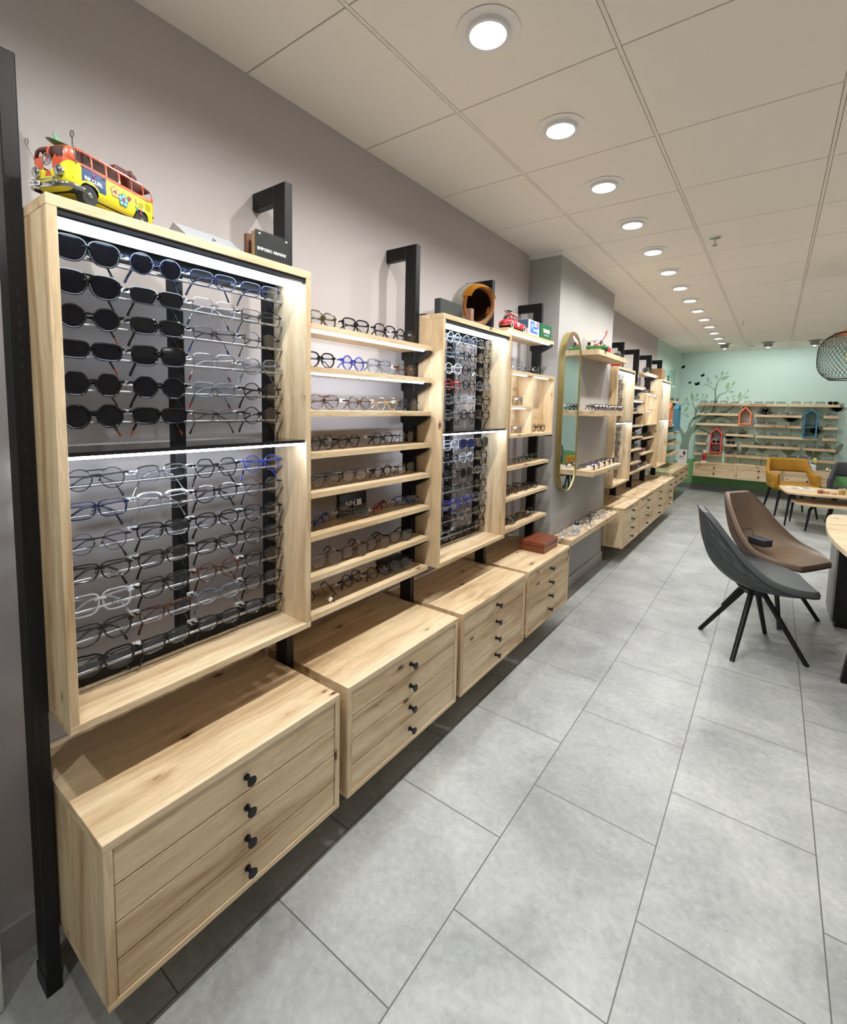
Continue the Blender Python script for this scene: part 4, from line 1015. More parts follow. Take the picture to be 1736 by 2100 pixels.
t = thing('name_plaque', 'green acrylic name block with white lettering beside the pillar', 'sign', (.25, 3.17, S4))
obj('block', MB().box(.235, .262, 3.085, 3.272, S4, S4 + .104, .001), mat('deep green acrylic', (24, 104, 66), .12, coat=.6), t)
obj('lettering', MB().text('VANNI', .036, facex(.2623, 3.185, S4 + .058), bold=.0014).box(.2621, .2626, 3.145, 3.228, S4 + .030, S4 + .0335), WPRINT, t)

Z6 = ZS[5]
t = thing('name_plaque', 'glossy black plaque with white lettering and a white rectangle', 'sign', (.138, 1.44, Z6))
obj('block', MB().box(.128, .148, 1.362, 1.522, Z6, Z6 + .093, .001), BLACKG, t)
M = MB().text('NIN', .030, facex(.1483, 1.422, Z6 + .050), bold=.0003).box(.1481, .1486, 1.375, 1.3765, Z6 + .036, Z6 + .062)
for a, b, c, d in ((1.4475, 1.450, .038, .063), (1.4475, 1.4625, .0610, .063), (1.4475, 1.4625, .038, .040), (1.4625, 1.490, .038, .063)): M.box(.1481, .1486, a, b, Z6 + c, Z6 + d)
obj('lettering', M, WPRINT, t)
Z8 = ZS[7]
t = thing('glasses_case', 'rounded black leather glasses case on the lowest near shelf', 'glasses case', (.17, 1.685, Z8))
obj('case_body', MB().box(.130, .205, 1.600, 1.768, Z8, Z8 + .024, .010), mat('black leatherette', (32, 34, 38), .38, bump=.3, bscale=500), t, sm=60)
obj('case_lid', MB().box(.130, .205, 1.600, 1.768, Z8 + .0245, Z8 + .046, .010), mat('black leatherette', (32, 34, 38), .38), t, sm=60)

leather = mat('chestnut leather', (136, 72, 46), .32, bump=.3, bscale=350, var=.35)
t = thing('leather_box', 'brown leather covered box on the fourth near cabinet', 'box', (.315, 3.075, .558))
obj('box_base', MB().box(.232, .404, 2.955, 3.200, .560, .600, .003), leather, t); obj('box_lid', MB().box(.231, .405, 2.954, 3.201, .6015, .630, .003), leather, t)
obj('corner_feet', MB().box(.24, .252, 2.965, 2.977, .558, .561).box(.385, .397, 2.965, 2.977, .558, .561).box(.385, .397, 3.18, 3.192, .558, .561).box(.24, .252, 3.18, 3.192, .558, .561), BLACK, t)
obj('embossing', MB().text('m', .022, lambda u, v, w_: (.31 - v, 3.07 + u, .6301 + w_)), mat('dark embossed leather', (96, 48, 30), .5), t)

t = thing('potted_succulent', 'small dark succulent in a white pot on the low pillar shelf', 'potted plant', (.36, 3.725, .548))
obj('pot', MB().lathe([(.0001, 0), (.022, 0), (.030, .012), (.033, .036), (.030, .058), (.027, .058), (.026, .050), (.0001, .050)], (.36, 3.725, .548), 28), mat('white ceramic', (228, 230, 230), .35), t, sm=50)
M = MB()
for k in range(22):
    a = k * 2.4; l = .020 + .022 * (k / 22); e = R(20 + 60 * (k / 22)); d = Vector((math.cos(a) * math.cos(e), math.sin(a) * math.cos(e), math.sin(e)))
    p = Vector((.36, 3.725, .598)) + Vector((math.cos(a), math.sin(a), 0)) * .008
    M.tube([p, p + d * l * .5 + Vector((0, 0, -.001)), p + d * l + Vector((0, 0, .006))], [.004, .0036, .0004], 6, sq=(1, .45))
obj('leaves', M, mat('near black succulent', (34, 40, 36), .5), t, sm=60)
obj('lettering', MB().box(.3915, .3935, 3.715, 3.736, .585, .587), INK, t)

# ------------------------------------------------------------------ toy camper van
def supe(cx, cy, cz, A, B, Cc, e1, e2):
    def f(u, v):
        q = 2 * u - 1; t = math.copysign(1 - (1 - abs(q)) ** 1.6, q) * .99999; c1 = (1 - abs(t) ** (2 / e1)) ** (e1 / 2)
        ph = 2 * PI * v; c, s_ = math.cos(ph), math.sin(ph); rr = (abs(c) ** (2 / e2) + abs(s_) ** (2 / e2)) ** (-e2 / 2)
        return Vector((cx + A * c1 * rr * c, cy + B * t, cz + Cc * c1 * rr * s_))
    return f
def wheel(par, c, r, w, tyre=None, hub=None, ax='x', white=False):
    c = Vector(c); hub = hub or CHROME
    rb = mat('toy tyre rubber', (26, 34, 32), .6)
    d = Vector((1, 0, 0)) if ax == 'x' else Vector((0, 1, 0))
    o = obj('wheel', MB().lathe([(r * .6, -w / 2), (r * .92, -w / 2), (r, -w * .3), (r, w * .3), (r * .92, w / 2), (r * .6, w / 2)], c, 28, ax), rb, par, sm=40)
    obj('hubcap', MB().lathe([(.0001, -w * .42), (r * .62, -w * .42), (r * .62, w * .42), (r * .5, w * .5), (r * .3, w * .44), (r * .26, w * .62), (.0001, w * .68)], c, 24, ax), WHITE if white == 2 else hub, o, sm=40)
    if white: obj('whitewall', MB().lathe([(r * .62, w * .5), (r * .86, w * .52), (r * .86, w * .46)], c, 24, ax).lathe([(r * .62, -w * .5), (r * .86, -w * .52), (r * .86, -w * .46)], c, 24, ax), WHITE, o)
def camper(origin, L, label, cols, detail=True, name='toy_van'):
    """front towards -y, doors towards +x and -x; local coordinates, nominal length .25"""
    t = thing(name, label, 'toy vehicle', origin, world=False); k = L / .25
    low, up, rear = cols
    f = supe(0, 0, .062, .051, .118, .046, .32, .38)
    yel, red = mat('%s toy enamel' % low[0], low[1], .3, coat=.3), mat('%s toy enamel' % up[0], up[1], .3, coat=.3)
    waist = .072
    def vee(p): return p.y < -.095 and p.z > waist - .030 * max(0, 1 - abs(p.x) / .043) - .000
    isup = lambda p: p.z > waist or vee(p)
    def door(p): return p.x > .03 and -.088 < p.y < -.030 and .036 < p.z <= waist and math.hypot(p.y + .070, p.z - .022) > .026
    arch = lambda p: abs(p.x) > .03 and (math.hypot(p.y + .070, p.z - .022) < .0225 or math.hypot(p.y - .068, p.z - .022) < .0225)
    def win(p):
        if not (.076 < p.z < .0985): return False
        if abs(p.x) > .040 and abs(p.y) < .104: return any(a < p.y < a + .031 for a in (-.097, -.0615, -.0275, .0065, .0405)) or .0745 < p.y < .100
        if p.y < -.1: return .003 < abs(p.x) < .036
        if p.y > .108: return abs(p.x) < .034
        return False
    rearp = lambda p: p.y > .108 and p.z <= waist
    top = lambda p: p.z > .1005 and abs(p.x) < .045
    n = (150, 132) if detail else (90, 80)
    obj('lower_body', MB().grid(f, *n, sel=lambda p: not isup(p) and not door(p) and not arch(p) and not rearp(p)), yel, t, sm=50)
    obj('upper_body', MB().grid(f, *n, sel=lambda p: isup(p) and not win(p)), red, t, sm=50)
    obj('door', MB().grid(f, *n, sel=lambda p: door(p) and not isup(p)), mat('navy toy enamel', (28, 66, 112), .3), t, sm=50)
    obj('rear_panel', MB().grid(f, *n, sel=lambda p: rearp(p) and not isup(p) and not arch(p)), mat('%s toy enamel' % rear[0], rear[1], .3), t, sm=50)
    obj('cabin_floor', MB().box(-.046, .046, -.105, .108, .040, .044), mat('dark toy interior', (46, 36, 30), .8), t)
    obj('chassis', MB().box(-.042, .042, -.10, .105, .018, .028), mat('toy underside', (24, 22, 20), .8), t)
    for x in (-.041, .041):
        for y in (-.070, .068): wheel(t, (x, y, .0205), .0205, .016 if x > 0 else -.016)
    obj('gutter', MB().tube([(x, y, .0705 + .0) for x, y in [(.0505, -.09 + .02 * i) for i in range(10)]], .0012, 6).tube([(-.0505, -.09 + .02 * i, .0705) for i in range(10)], .0012, 6), red, t)
    obj('bumper', MB().tube([(-.052, -.085, .026), (-.050, -.112, .025), (-.034, -.122, .025), (.034, -.122, .025), (.050, -.112, .025), (.052, -.085, .026)], .0042, 8, sq=(.6, 1.2))
        .tube([(-.022, -.126, .020), (-.022, -.126, .036)], .0022, 6).tube([(.022, -.126, .020), (.022, -.126, .036)], .0022, 6).tube([(-.034, -.1235, .034), (.034, -.1235, .034)], .0014, 6), CHROME, t, sm=50)
    for x in (-.028, .028):
        obj('headlight', MB().cyl((x, -.112, .050), (x, -.1215, .050), .0098, 20, .0105).sph((x, -.1215, .050), .0085, 14, (1, .35, 1)), CHROME, t, sm=40)
        obj('indicator', MB().sph((x * 1.16, -.1135, .066), .0052, 12, (1, .5, 1)), WHITE, t, sm=40)
    obj('emblem', MB().tube([(.0105 * math.cos(a), -.1205, .072 + .0105 * math.sin(a)) for a in [2 * PI * i / 24 for i in range(24)]], .0014, 6, closed=True)
        .tube([(-.006, -.1215, .080), (0, -.1215, .0735), (.006, -.1215, .080)], .0009, 5).tube([(-.0085, -.1215, .076), (-.004, -.1215, .064), (0, -.1215, .071), (.004, -.1215, .064), (.0085, -.1215, .076)], .0009, 5), CHROME if detail else BLACK, t)
    obj('surfboard', MB().sph((-.008, -.035, .117), .1, 24, (.19, .78, .028)), mat('sea green board', (70, 150, 110), .35), t, sm=60)
    obj('surfboard_fin', MB().prism([(-.009, -.092, .117), (-.009, -.073, .117), (-.009, -.098, .134)], (.002, 0, 0)), mat('sea green board', (70, 150, 110), .35), t)
    obj('roof_rack', MB().tube([(-.034, -.09, .108), (-.034, .09, .108)], .0013, 6).tube([(.034, -.09, .108), (.034, .09, .108)], .0013, 6).tube([(-.034, -.03, .109), (.034, -.03, .109)], .0013, 6).tube([(-.034, .04, .109), (.034, .04, .109)], .0013, 6), CHROME, t)
    brn = mat('brown toy luggage', (92, 44, 38), .55)
    obj('luggage', MB().box(-.034, .026, .020, .060, .110, .126, .003).cyl((-.028, .072, .116), (.026, .072, .116), .008, 14).cyl((-.028, .070, .127), (.020, .070, .127), .006, 14), brn, t, sm=40)
    obj('wing_mirror', MB().tube([(-.049, -.098, .070), (-.056, -.112, .098), (-.058, -.113, .108)], .0013, 6).tube([(-.058 + .004 * math.cos(a), -.113, .112 + .006 * math.sin(a)) for a in [2 * PI * i / 12 for i in range(12)]], .0014, 6, closed=True), CHROME, t)
    obj('wing_mirror', MB().tube([(.049, -.098, .070), (.056, -.112, .098), (.058, -.113, .112)], .0013, 6)
        .tube([(.058 + .004 * math.cos(a), -.113, .116 + .006 * math.sin(a)) for a in [2 * PI * i / 12 for i in range(12)]], .0014, 6, closed=True), CHROME, t)
    obj('number_plate', MB().box(-.040, -.012, -.1275, -.1262, .022, .0305, .0004), WHITE, t)
    if detail:
        obj('plate_lettering', MB().text('CT-9252', .0066, lambda u, v, w_: (-.026 + u, -.1278 - w_, .0262 + v)), INK, t)
        obj('door_handle', MB().cyl((.0515, -.040, .0655), (.0515, -.031, .0655), .0012, 8), CHROME, t)
        fx = .0514
        def flat(nm, mb, m_): obj(nm, mb, m_, t)
        flat('door_lettering', MB().text('RIP CURL', .0105, lambda u, v, w_: (fx + w_, -.0615 + u * 1.0, .0505 + v), bold=.0002), WPRINT)
        flat('door_emblem', MB().tube([(fx, -.058 + .0045 * math.cos(a), .0610 + .004 * math.sin(a)) for a in [R(40) + R(250) * i / 12 for i in range(13)]], [.0002 + .0013 * math.sin(PI * i / 12) for i in range(13)], 6), mat('magenta decal', (176, 60, 110), .5))
        def flower(cy, cz, r, c1, c2, c3):
            for rr, c_, dx in ((1.0, c1, 0), (.72, c2, .0003)):
                M = MB()
                for i in range(5):
                    a = PI / 2 + 2 * PI * i / 5
                    M.cyl((fx - .0006 + dx, cy + math.cos(a) * r * .58, cz + math.sin(a) * r * .58), (fx + .0002 + dx, cy + math.cos(a) * r * .58, cz + math.sin(a) * r * .58), r * .42 * rr, 12)
                flat('flower_decal', M, c_)
            flat('flower_centre', MB().cyl((fx, cy, cz), (fx + .0009, cy, cz), r * .3, 12), c3)
        mr_, cr, bl, lb = mat('maroon decal', (150, 62, 70), .5), mat('cream decal', (236, 214, 130), .5), mat('dark blue decal', (44, 80, 110), .5), mat('light blue decal', (120, 190, 200), .5)
        flower(-.008, .053, .0125, mr_, cr, mr_); flower(.0135, .0445, .0145, bl, lb, mr_)
        flat('heart_decal', MB().prism([(fx, .030, .0475), (fx, .0245, .0545), (fx, .0255, .0585), (fx, .0285, .0590), (fx, .030, .0570), (fx, .0320, .0590), (fx, .0350, .0580), (fx, .0355, .0540)], (.0006, 0, 0)), mr_)
        flat('decal_lettering', MB().text('L', .016, facex(fx, .051, .0560)).text('E', .015, facex(fx, .0630, .0375), bold=.0002), mr_)
        flat('decal_letter', MB().text('O', .015, facex(fx, .0640, .0520), bold=.0003), mat('olive decal', (140, 130, 40), .5)); flat('decal_letter', MB().text('V', .016, facex(fx, .0520, .0400), bold=.0003), mat('teal decal', (30, 96, 130), .5))
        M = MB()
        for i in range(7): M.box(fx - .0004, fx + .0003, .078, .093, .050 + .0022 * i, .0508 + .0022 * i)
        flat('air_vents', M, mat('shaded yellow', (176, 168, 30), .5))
    t.scale = (k, k, k); return t
t = camper((.236, .492, BXT), .250, 'yellow, orange and blue toy camper van with flower decals on the nearest case', (('acid yellow', (214, 208, 44)), ('burnt orange', (196, 84, 54)), ('bright red', (190, 40, 40))))
t.rotation_euler.z = R(24); t.scale = (1.03, 1.06, 1.10)
camper((.20, 6.66, 1.985), .17, 'dark blue toy van on the far shelf past the pillar', (('dark navy', (30, 38, 50)), ('off black', (40, 44, 48)), ('dark navy', (30, 38, 50))), detail=False)

# ------------------------------------------------------------------ red toy beetle-shaped car (front towards +y)
t = thing('toy_car', 'red toy car with rounded roof, whitewall tyres and a roof board', 'toy vehicle', (.235, 2.715, S4), world=False)
redm = mat('cherry toy enamel', (190, 44, 54), .25, coat=.4)
f = supe(0, 0, .034, .036, .132, .028, .75, .7)
archb = lambda p: math.hypot(p.y + .083, p.z - .022) < .024 or math.hypot(p.y - .085, p.z - .022) < .024
obj('car_body', MB().grid(f, 80, 60, sel=lambda p: not archb(p) and p.z > .014), redm, t, sm=60)
g = supe(0, -.028, .050, .034, .078, .044, .95, .8)
cw_ = lambda p: .060 < p.z < .082 and ((abs(p.x) > .020 and (-.072 < p.y < -.028 or -.022 < p.y < .018)) or p.y > .024 or p.y < -.080)
obj('cabin', MB().grid(g, 90, 80, sel=lambda p: p.z > .045 and not cw_(p)), redm, t, sm=60)
obj('window', MB().grid(supe(0, -.028, .050, .0332, .0770, .0433, .95, .8), 60, 60, sel=cw_), mat('toy window tint', (52, 56, 58), .15), t, sm=60)
for x in (-.034, .034):
    for y in (-.083, .085):
        wheel(t, (x, y, .0205), .0205, .012 if x > 0 else -.012, white=True)
        obj('wing', MB().tube([(x, y + .026 * math.cos(a), .020 + .026 * math.sin(a)) for a in [PI * i / 14 for i in range(15)]], .0065, 8, sq=(1.1, .8)), redm, t, sm=60)
obj('running_board', MB().box(.030, .040, -.058, .060, .012, .016).box(-.040, -.030, -.058, .060, .012, .016), redm, t)
obj('bumper', MB().tube([(-.034, .118, .022), (0, .134, .022), (.034, .118, .022)], .003, 6).tube([(-.034, -.118, .024), (0, -.134, .024), (.034, -.118, .024)], .003, 6), CHROME, t)
obj('headlight', MB().sph((.026, .112, .038), .009, 14).sph((-.026, .112, .038), .009, 14), CHROME, t, sm=60)
obj('door_roundel', MB().cyl((.034, .004, .036), (.0368, .004, .036), .013, 24), WHITE, t)
obj('roof_rack', MB().tube([(-.025, -.06, .094), (-.025, .01, .094)], .0015, 6).tube([(.025, -.06, .094), (.025, .01, .094)], .0015, 6).tube([(-.025, -.055, .088), (-.025, -.055, .096), (.025, -.055, .096), (.025, -.055, .088)], .0015, 6).tube([(-.025, .005, .088), (-.025, .005, .096), (.025, .005, .096), (.025, .005, .088)], .0015, 6), WHITE, t)
obj('surfboard', MB().sph((0, -.03, .101), .1, 20, (.16, .95, .03)), mat('cream board', (222, 214, 196), .4), t, sm=60)
obj('luggage', MB().box(-.018, .018, -.085, -.045, .104, .112, .002), mat('dark toy luggage', (50, 40, 40), .6), t)

# green toy truck on the pillar
PZ = 1.992
t = thing('toy_truck', 'green toy camouflage truck carrying white and red surfboards on the pillar shelf', 'toy vehicle', (.35, 4.02, PZ), world=False, rz=R(12))
grn = mat('army green toy enamel', (66, 124, 56), .35, var=.55, bscale=70)
obj('truck_bed', MB().box(-.075, .055, -.032, .032, .014, .044, .003).box(-.07, .06, -.028, .028, .006, .014), grn, t)
obj('bonnet', MB().box(.055, .098, -.028, .028, .012, .040, .006).prism([(.056, -.028, .040), (.056, .028, .040), (.066, .028, .052), (.066, -.028, .052)], (.006, 0, 0)), grn, t, sm=40)
for x in (-.055, .078):
    for y in (-.033, .033): wheel(t, (x, y, .013), .013, .010, ax='y')
M = MB()
for y in (-.028, .028):
    M.tube([(-.07, y, .044), (-.07, y, .082), (.050, y, .084), (.058, y, .046)], .0014, 6).tube([(-.01, y, .044), (-.01, y, .083)], .0014, 6)
for x in (-.07, -.01, .05): M.tube([(x, -.028, .083), (x, .028, .083)], .0014, 6)
obj('roll_cage', M, mat('dark wire', (60, 62, 64), .4, .8), t)
def board(c, h, w_, lean, m1, m2, nm):
    pr_ = []
    for k in range(17):
        s = k / 16; pr_.append((w_ * math.sin(PI * min(1, s * 1.08)) ** .6 * (1 - .25 * s) if 0 < s < 1 else 0, h * s))
    P = [(c[0] + a * math.cos(lean) + b * math.sin(lean), c[1], c[2] + b * math.cos(lean) - a * math.sin(lean)) for a, b in pr_] + [(c[0] - a * math.cos(lean) + b * math.sin(lean), c[1], c[2] + b * math.cos(lean) - a * math.sin(lean)) for a, b in pr_[-2:0:-1]]
    obj(nm, MB().prism(P, (0, .005, 0)), m1, t)
    cc = Vector((c[0] + .45 * h * math.sin(lean), c[1], c[2] + .45 * h * math.cos(lean)))
    Pi = [cc + (Vector(p) - cc) * .72 + Vector((0, -.0008, 0)) for p in P]; obj(nm + '_inlay', MB().prism(Pi, (0, .0004, 0)), m2, t)
board((-.022, -.020, .040), .175, .030, R(40), mat('red board', (200, 60, 64), .4), WHITE, 'surfboard')
board((-.058, .010, .040), .120, .024, R(-4), mat('cream board', (222, 214, 196), .4), mat('cream board', (222, 214, 196), .4), 'surfboard')
obj('spare_wheel', MB().cyl((-.052, -.030, .060), (-.052, -.022, .060), .014, 20), BLACK, t); obj('lantern', MB().cyl((.04, -.03, .05), (.04, -.03, .075), .008, 10, .006).cyl((.04, -.03, .075), (.04, -.03, .084), .009, 10, .001), mat('dark wire', (60, 62, 64), .4, .8), t)
t = thing('toy_box', 'small red and white box beside the green toy truck', 'box', (.36, 4.30, PZ), world=False, rz=R(10))
obj('box_body', MB().box(-.032, .032, -.03, .03, 0, .055, .001), mat('scarlet card', (184, 26, 30), .45), t); obj('white_side', MB().box(.0322, .0327, -.026, .026, .006, .05), mat('rose print', (226, 120, 124), .5), t)
# red three wheeler on the case past the pillar
t = thing('toy_tricycle_taxi', 'red and black toy three-wheeled taxi on the case past the pillar', 'toy vehicle', (.24, 5.10, BXT), world=False)
rd = mat('scarlet toy enamel', (198, 30, 32), .3, coat=.3)
obj('vehicle_body', MB().box(-.05, .05, -.10, .02, .02, .055, .008).box(-.03, .03, .02, .10, .018, .05, .012), rd, t, sm=50)
obj('canopy', MB().sph((0, -.03, .125), .05, 20, (1.15, 1.7, .45)), mat('black toy canvas', (26, 24, 26), .5), t, sm=60)
obj('canopy_posts', MB().tube([(.045, -.095, .05), (.045, -.095, .125)], .003, 6).tube([(-.045, -.095, .05), (-.045, -.095, .125)], .003, 6).tube([(.045, .03, .05), (.04, .025, .125)], .003, 6).tube([(-.045, .03, .05), (-.04, .025, .125)], .003, 6), CHROME, t)
obj('seat', MB().box(-.04, .04, -.08, -.02, .055, .085, .008), mat('maroon toy seat', (92, 20, 26), .5), t); obj('mudguard', MB().tube([(0, .09 + .03 * math.cos(a), .03 + .035 * math.sin(a)) for a in [PI * i / 12 for i in range(13)]], .010, 8), rd, t, sm=60)
obj('handlebar', MB().tube([(-.035, .05, .09), (0, .06, .082), (.035, .05, .09)], .003, 6).tube([(0, .06, .082), (0, .085, .03)], .003, 6), CHROME, t)
for c in ((0, .092, .024), (.045, -.07, .024), (-.045, -.07, .024)): wheel(t, c, .024, .012)
obj('roof_horns', MB().tube([(.02, -.05, .145), (.024, -.05, .165)], .004, 6).tube([(.02, .0, .145), (.024, .005, .163)], .004, 6), mat('cream board', (222, 214, 196), .4), t)
# things on top of the last case
solo('wooden_crate', MB().box(.12, .30, 7.14, 7.36, BXT, BXT + .15, .002), mat('stained brown wood', (146, 112, 80), .55, var=.2, bscale=30), 'brown wooden box at the near end of the last display case top', 'box')
t = thing('toy_plane', 'white and teal toy seaplane on the last display case', 'toy vehicle', (.26, 7.48, BXT), world=False)
obj('fuselage', MB().sph((0, 0, .05), .09, 20, (.30, 1, .26)), mat('white toy enamel', (220, 226, 224), .3), t, sm=60)
obj('wings', MB().box(-.05, .05, -.02, .025, .066, .071, .002), mat('teal toy enamel', (40, 150, 156), .35), t); obj('floats', MB().sph((.03, .0, .012), .06, 14, (.15, 1, .2)).sph((-.03, 0, .012), .06, 14, (.15, 1, .2)).tube([(.03, 0, .015), (.01, 0, .045)], .002, 6).tube([(-.03, 0, .015), (-.01, 0, .045)], .002, 6), mat('white toy enamel', (220, 226, 224), .3), t, sm=60)
t = thing('letter_sign', 'small black sign with a white letter on the last display case', 'sign', (.30, 7.66, BXT), world=False)
obj('plate', MB().box(-.006, .006, -.045, .045, 0, .085), BLACK, t); obj('lettering', MB().text('H', .07, lambda u, v, w_: (.0063 + w_, u, .042 + v), bold=.002), WPRINT, t)

# printed card on the low cabinet
t = thing('display_card', 'white printed counter card standing on the corner cabinet', 'sign', (.25, 9.82, .558), world=False, rz=R(-22))
obj('card', MB().box(-.085, .085, -.003, .003, 0, .27), WHITE, t)
obj('dark_oval', MB().prism([(.035 + .026 * math.cos(a), -.0034, .205 + .04 * math.sin(a)) for a in [2 * PI * i / 20 for i in range(20)]], (0, .0003, 0)), mat('plum print', (96, 66, 74), .6), t)
obj('dark_squares', MB().box(-.045, -.02, -.0034, -.003, .125, .150).box(-.010, .018, -.0034, -.003, .125, .150), mat('slate print', (82, 84, 96), .6), t)
obj('blue_dots', MB().box(-.05, -.03, -.0034, -.003, .095, .108).box(-.012, .008, -.0034, -.003, .095, .108).box(.026, .046, -.0034, -.003, .095, .108), mat('pale blue print', (120, 150, 190), .6), t)

# objects on the back cabinets
CT = .558
t = thing('figurine', 'red and white standing figurine on the back cabinet near the corner', 'figurine', (.533, 10.50, CT), world=False)
obj('base', MB().box(-.045, .045, -.03, .03, 0, .03, .002), WHITE, t); obj('torso', MB().lathe([(.0001, .03), (.022, .03), (.026, .08), (.032, .12), (.024, .16), (.0001, .17)], (0, 0, 0), 16), mat('red glaze', (170, 24, 34), .25), t, sm=60)
obj('head', MB().sph((0, 0, .195), .026, 16).sph((0, .0, .218), .034, 14, (1.1, 1, .45)), mat('white glaze', (230, 228, 224), .25), t, sm=60); obj('arm', MB().tube([(.028, 0, .145), (.05, -.01, .15), (.045, -.02, .175)], .008, 8), mat('red glaze', (170, 24, 34), .25), t, sm=60)
t = thing('hand_mirror', 'round hand mirror lying on the back cabinet', 'mirror', (1.1, 10.47, CT), world=False)
obj('mirror_disc', MB().cyl((0, 0, 0), (0, 0, .012), .075, 32), MIRROR, t); obj('rim', MB().tube([(.078 * math.cos(a), .078 * math.sin(a), .010) for a in [2 * PI * i / 32 for i in range(32)]], .008, 8, closed=True), mat('light wood rim', (220, 202, 160), .5), t, sm=60)
obj('handle', MB().tube([(.08, 0, .010), (.24, -.01, .010)], .010, 8), mat('light wood rim', (220, 202, 160), .5), t, sm=60)
t = thing('towel_stack', 'stack of white folded cloths on the back cabinet behind the mustard armchair', 'towels', (2.11, 10.50, CT))
for k in range(3): obj('folded_cloth', MB().box(2.03, 2.20, 10.42, 10.56, CT + .032 * k, CT + .030 + .032 * k, .012), WHITE, t, sm=60)
t = thing('figurine', 'reclining figurine with yellow hair on the stack of white cloths', 'figurine', (2.11, 10.49, CT + .095), world=False)
obj('body', MB().tube([(-.10, 0, .055), (-.055, 0, .020), (0, 0, .022), (.035, 0, .055)], [.010, .016, .02, .016], 10), mat('blue glaze', (112, 160, 190), .3), t, sm=60)
obj('head', MB().sph((.050, 0, .085), .022, 14), mat('skin glaze', (226, 180, 150), .4), t, sm=60); obj('hair', MB().sph((.064, .0, .090), .032, 14, (.9, 1, 1.1)).sph((.078, 0, .055), .026, 12), mat('yellow glaze', (236, 216, 120), .4), t, sm=60)
obj('sheet', MB().sph((.01, 0, .008), .055, 16, (1.3, .9, .2)), mat('mint glaze', (170, 216, 210), .4), t, sm=60)
t = thing('seashell_dish', 'cream dish with small shells at the far end of the back cabinet', 'dish', (2.36, 10.50, CT), world=False)
obj('dish', MB().lathe([(.0001, 0), (.03, 0), (.07, .014), (.066, .015), (.0001, .005)], (0, 0, 0), 24), mat('cream glaze', (228, 214, 176), .35), t, sm=60)
obj('shells', MB().sph((-.01, 0, .035), .022, 12, (1, 1, 1.2)).sph((.03, .0, .018), .016, 10).sph((.045, -.02, .014), .013, 10), mat('shell white', (236, 228, 210), .4), t, sm=60)

# ------------------------------------------------------------------ shell chairs
def catmull(P, n):
    out = []
    m_ = len(P)
    for i in range(m_ - 1):
        p0, p1, p2, p3 = P[max(i - 1, 0)], P[i], P[i + 1], P[min(i + 2, m_ - 1)]
        for k in range(n):
            t = k / n; out.append(tuple(.5 * (2 * b + (c - a) * t + (2 * a - 5 * b + 4 * c - d) * t * t + (3 * b - a - 3 * c + d) * t ** 3) for a, b, c, d in zip(p0, p1, p2, p3)))
    out.append(tuple(P[-1])); return out
# stations from the top of the back to the front edge: middle x, z, rim x, z, half width
STA = [(-.338, .880, -.335, .878, .120), (-.330, .790, -.290, .825, .168), (-.305, .665, -.225, .735, .205), (-.245, .530, -.130, .612, .242), (-.115, .432, -.010, .512, .274), (.055, .412, .115, .470, .280), (.205, .424, .226, .449, .236), (.285, .430, .287, .434, .165)]
def shell_fn(off=0.0, shrink=1.0, u0=0.0, u1=1.0):
    Q = catmull(STA, 8); n = len(Q) - 1
    def f(u, v):
        s = (u0 + (u1 - u0) * u) * n; i = min(int(s), n - 1); t = s - i
        x, z, rx_, rz_, w_ = [a + (b - a) * t for a, b in zip(Q[i], Q[i + 1])]
        j = max(i - 2, 0); k = min(i + 3, n)
        dx, dz = Q[k][0] - Q[j][0], Q[k][1] - Q[j][1]; l = math.hypot(dx, dz)
        vv = v * 2 - 1; g_ = abs(vv) ** 2.1
        return Vector((x + (rx_ - x) * g_ - dz / l * off, w_ * shrink * math.sin(vv * 1.45) / math.sin(1.45), z + (rz_ - z) * g_ + dx / l * off))
    return f
def shell_chair(loc, rz, label, leather, outer, legrz):
    t = thing('shell_chair', label, 'chair', loc, world=False, rz=rz)
    fo, fi = shell_fn(0, 1.0), shell_fn(.038, .965, .012, .992)
    M = MB(); M.grid(fo, 54, 26, uv=True); obj('outer_shell', M, outer, t, sm=70)
    obj('cushion', MB().grid(fi, 54, 26), leather, t, sm=70)
    # welted edge that joins both skins
    rimo = [fo(k / 54, 0) for k in range(55)] + [fo(1, k / 26) for k in range(1, 27)] + [fo(1 - k / 54, 1) for k in range(1, 55)] + [fo(0, 1 - k / 26) for k in range(1, 26)]
    rimi = [fi(k / 54, 0) for k in range(55)] + [fi(1, k / 26) for k in range(1, 27)] + [fi(1 - k / 54, 1) for k in range(1, 55)] + [fi(0, 1 - k / 26) for k in range(1, 26)]
    M = MB(); n = len(rimo); mid = [(a + b) / 2 + (((a + b) / 2) - Vector((0, 0, .5))).normalized() * .008 for a, b in zip(rimo, rimi)]
    rg = [[M.bm.verts.new(p) for p in (a, c, b)] for a, b, c in zip(rimo, rimi, mid)]
    for i in range(n):
        A, B = rg[i], rg[(i + 1) % n]
        for k in range(2): M.bm.faces.new((A[k], A[k + 1], B[k + 1], B[k]))
    obj('edge_band', M, leather, t, sm=70)
    obj('piping', MB().tube([p for p in rimo], .0045, 6, closed=True), mat('dark piping', (30, 32, 36), .5), t, sm=70)
    c, s = math.cos(legrz), math.sin(legrz)
    obj('hub', MB().cyl((0, 0, .36), (0, 0, .405), .055, 20, .10), BLACK, t)
    for k in range(4):
        a = legrz + k * PI / 2; d = Vector((math.cos(a), math.sin(a), 0))
        obj('leg', MB().tube([d * .045 + Vector((0, 0, .385)), d * .302 + Vector((0, 0, .0))], [.017, .0135], 12), BLACK, t, sm=50)
    return t
gl = mat('charcoal leather', (72, 76, 78), .5, bump=.25, bscale=260)
bl_ = mat('taupe leather', (116, 96, 78), .42, bump=.25, bscale=260, var=.12)
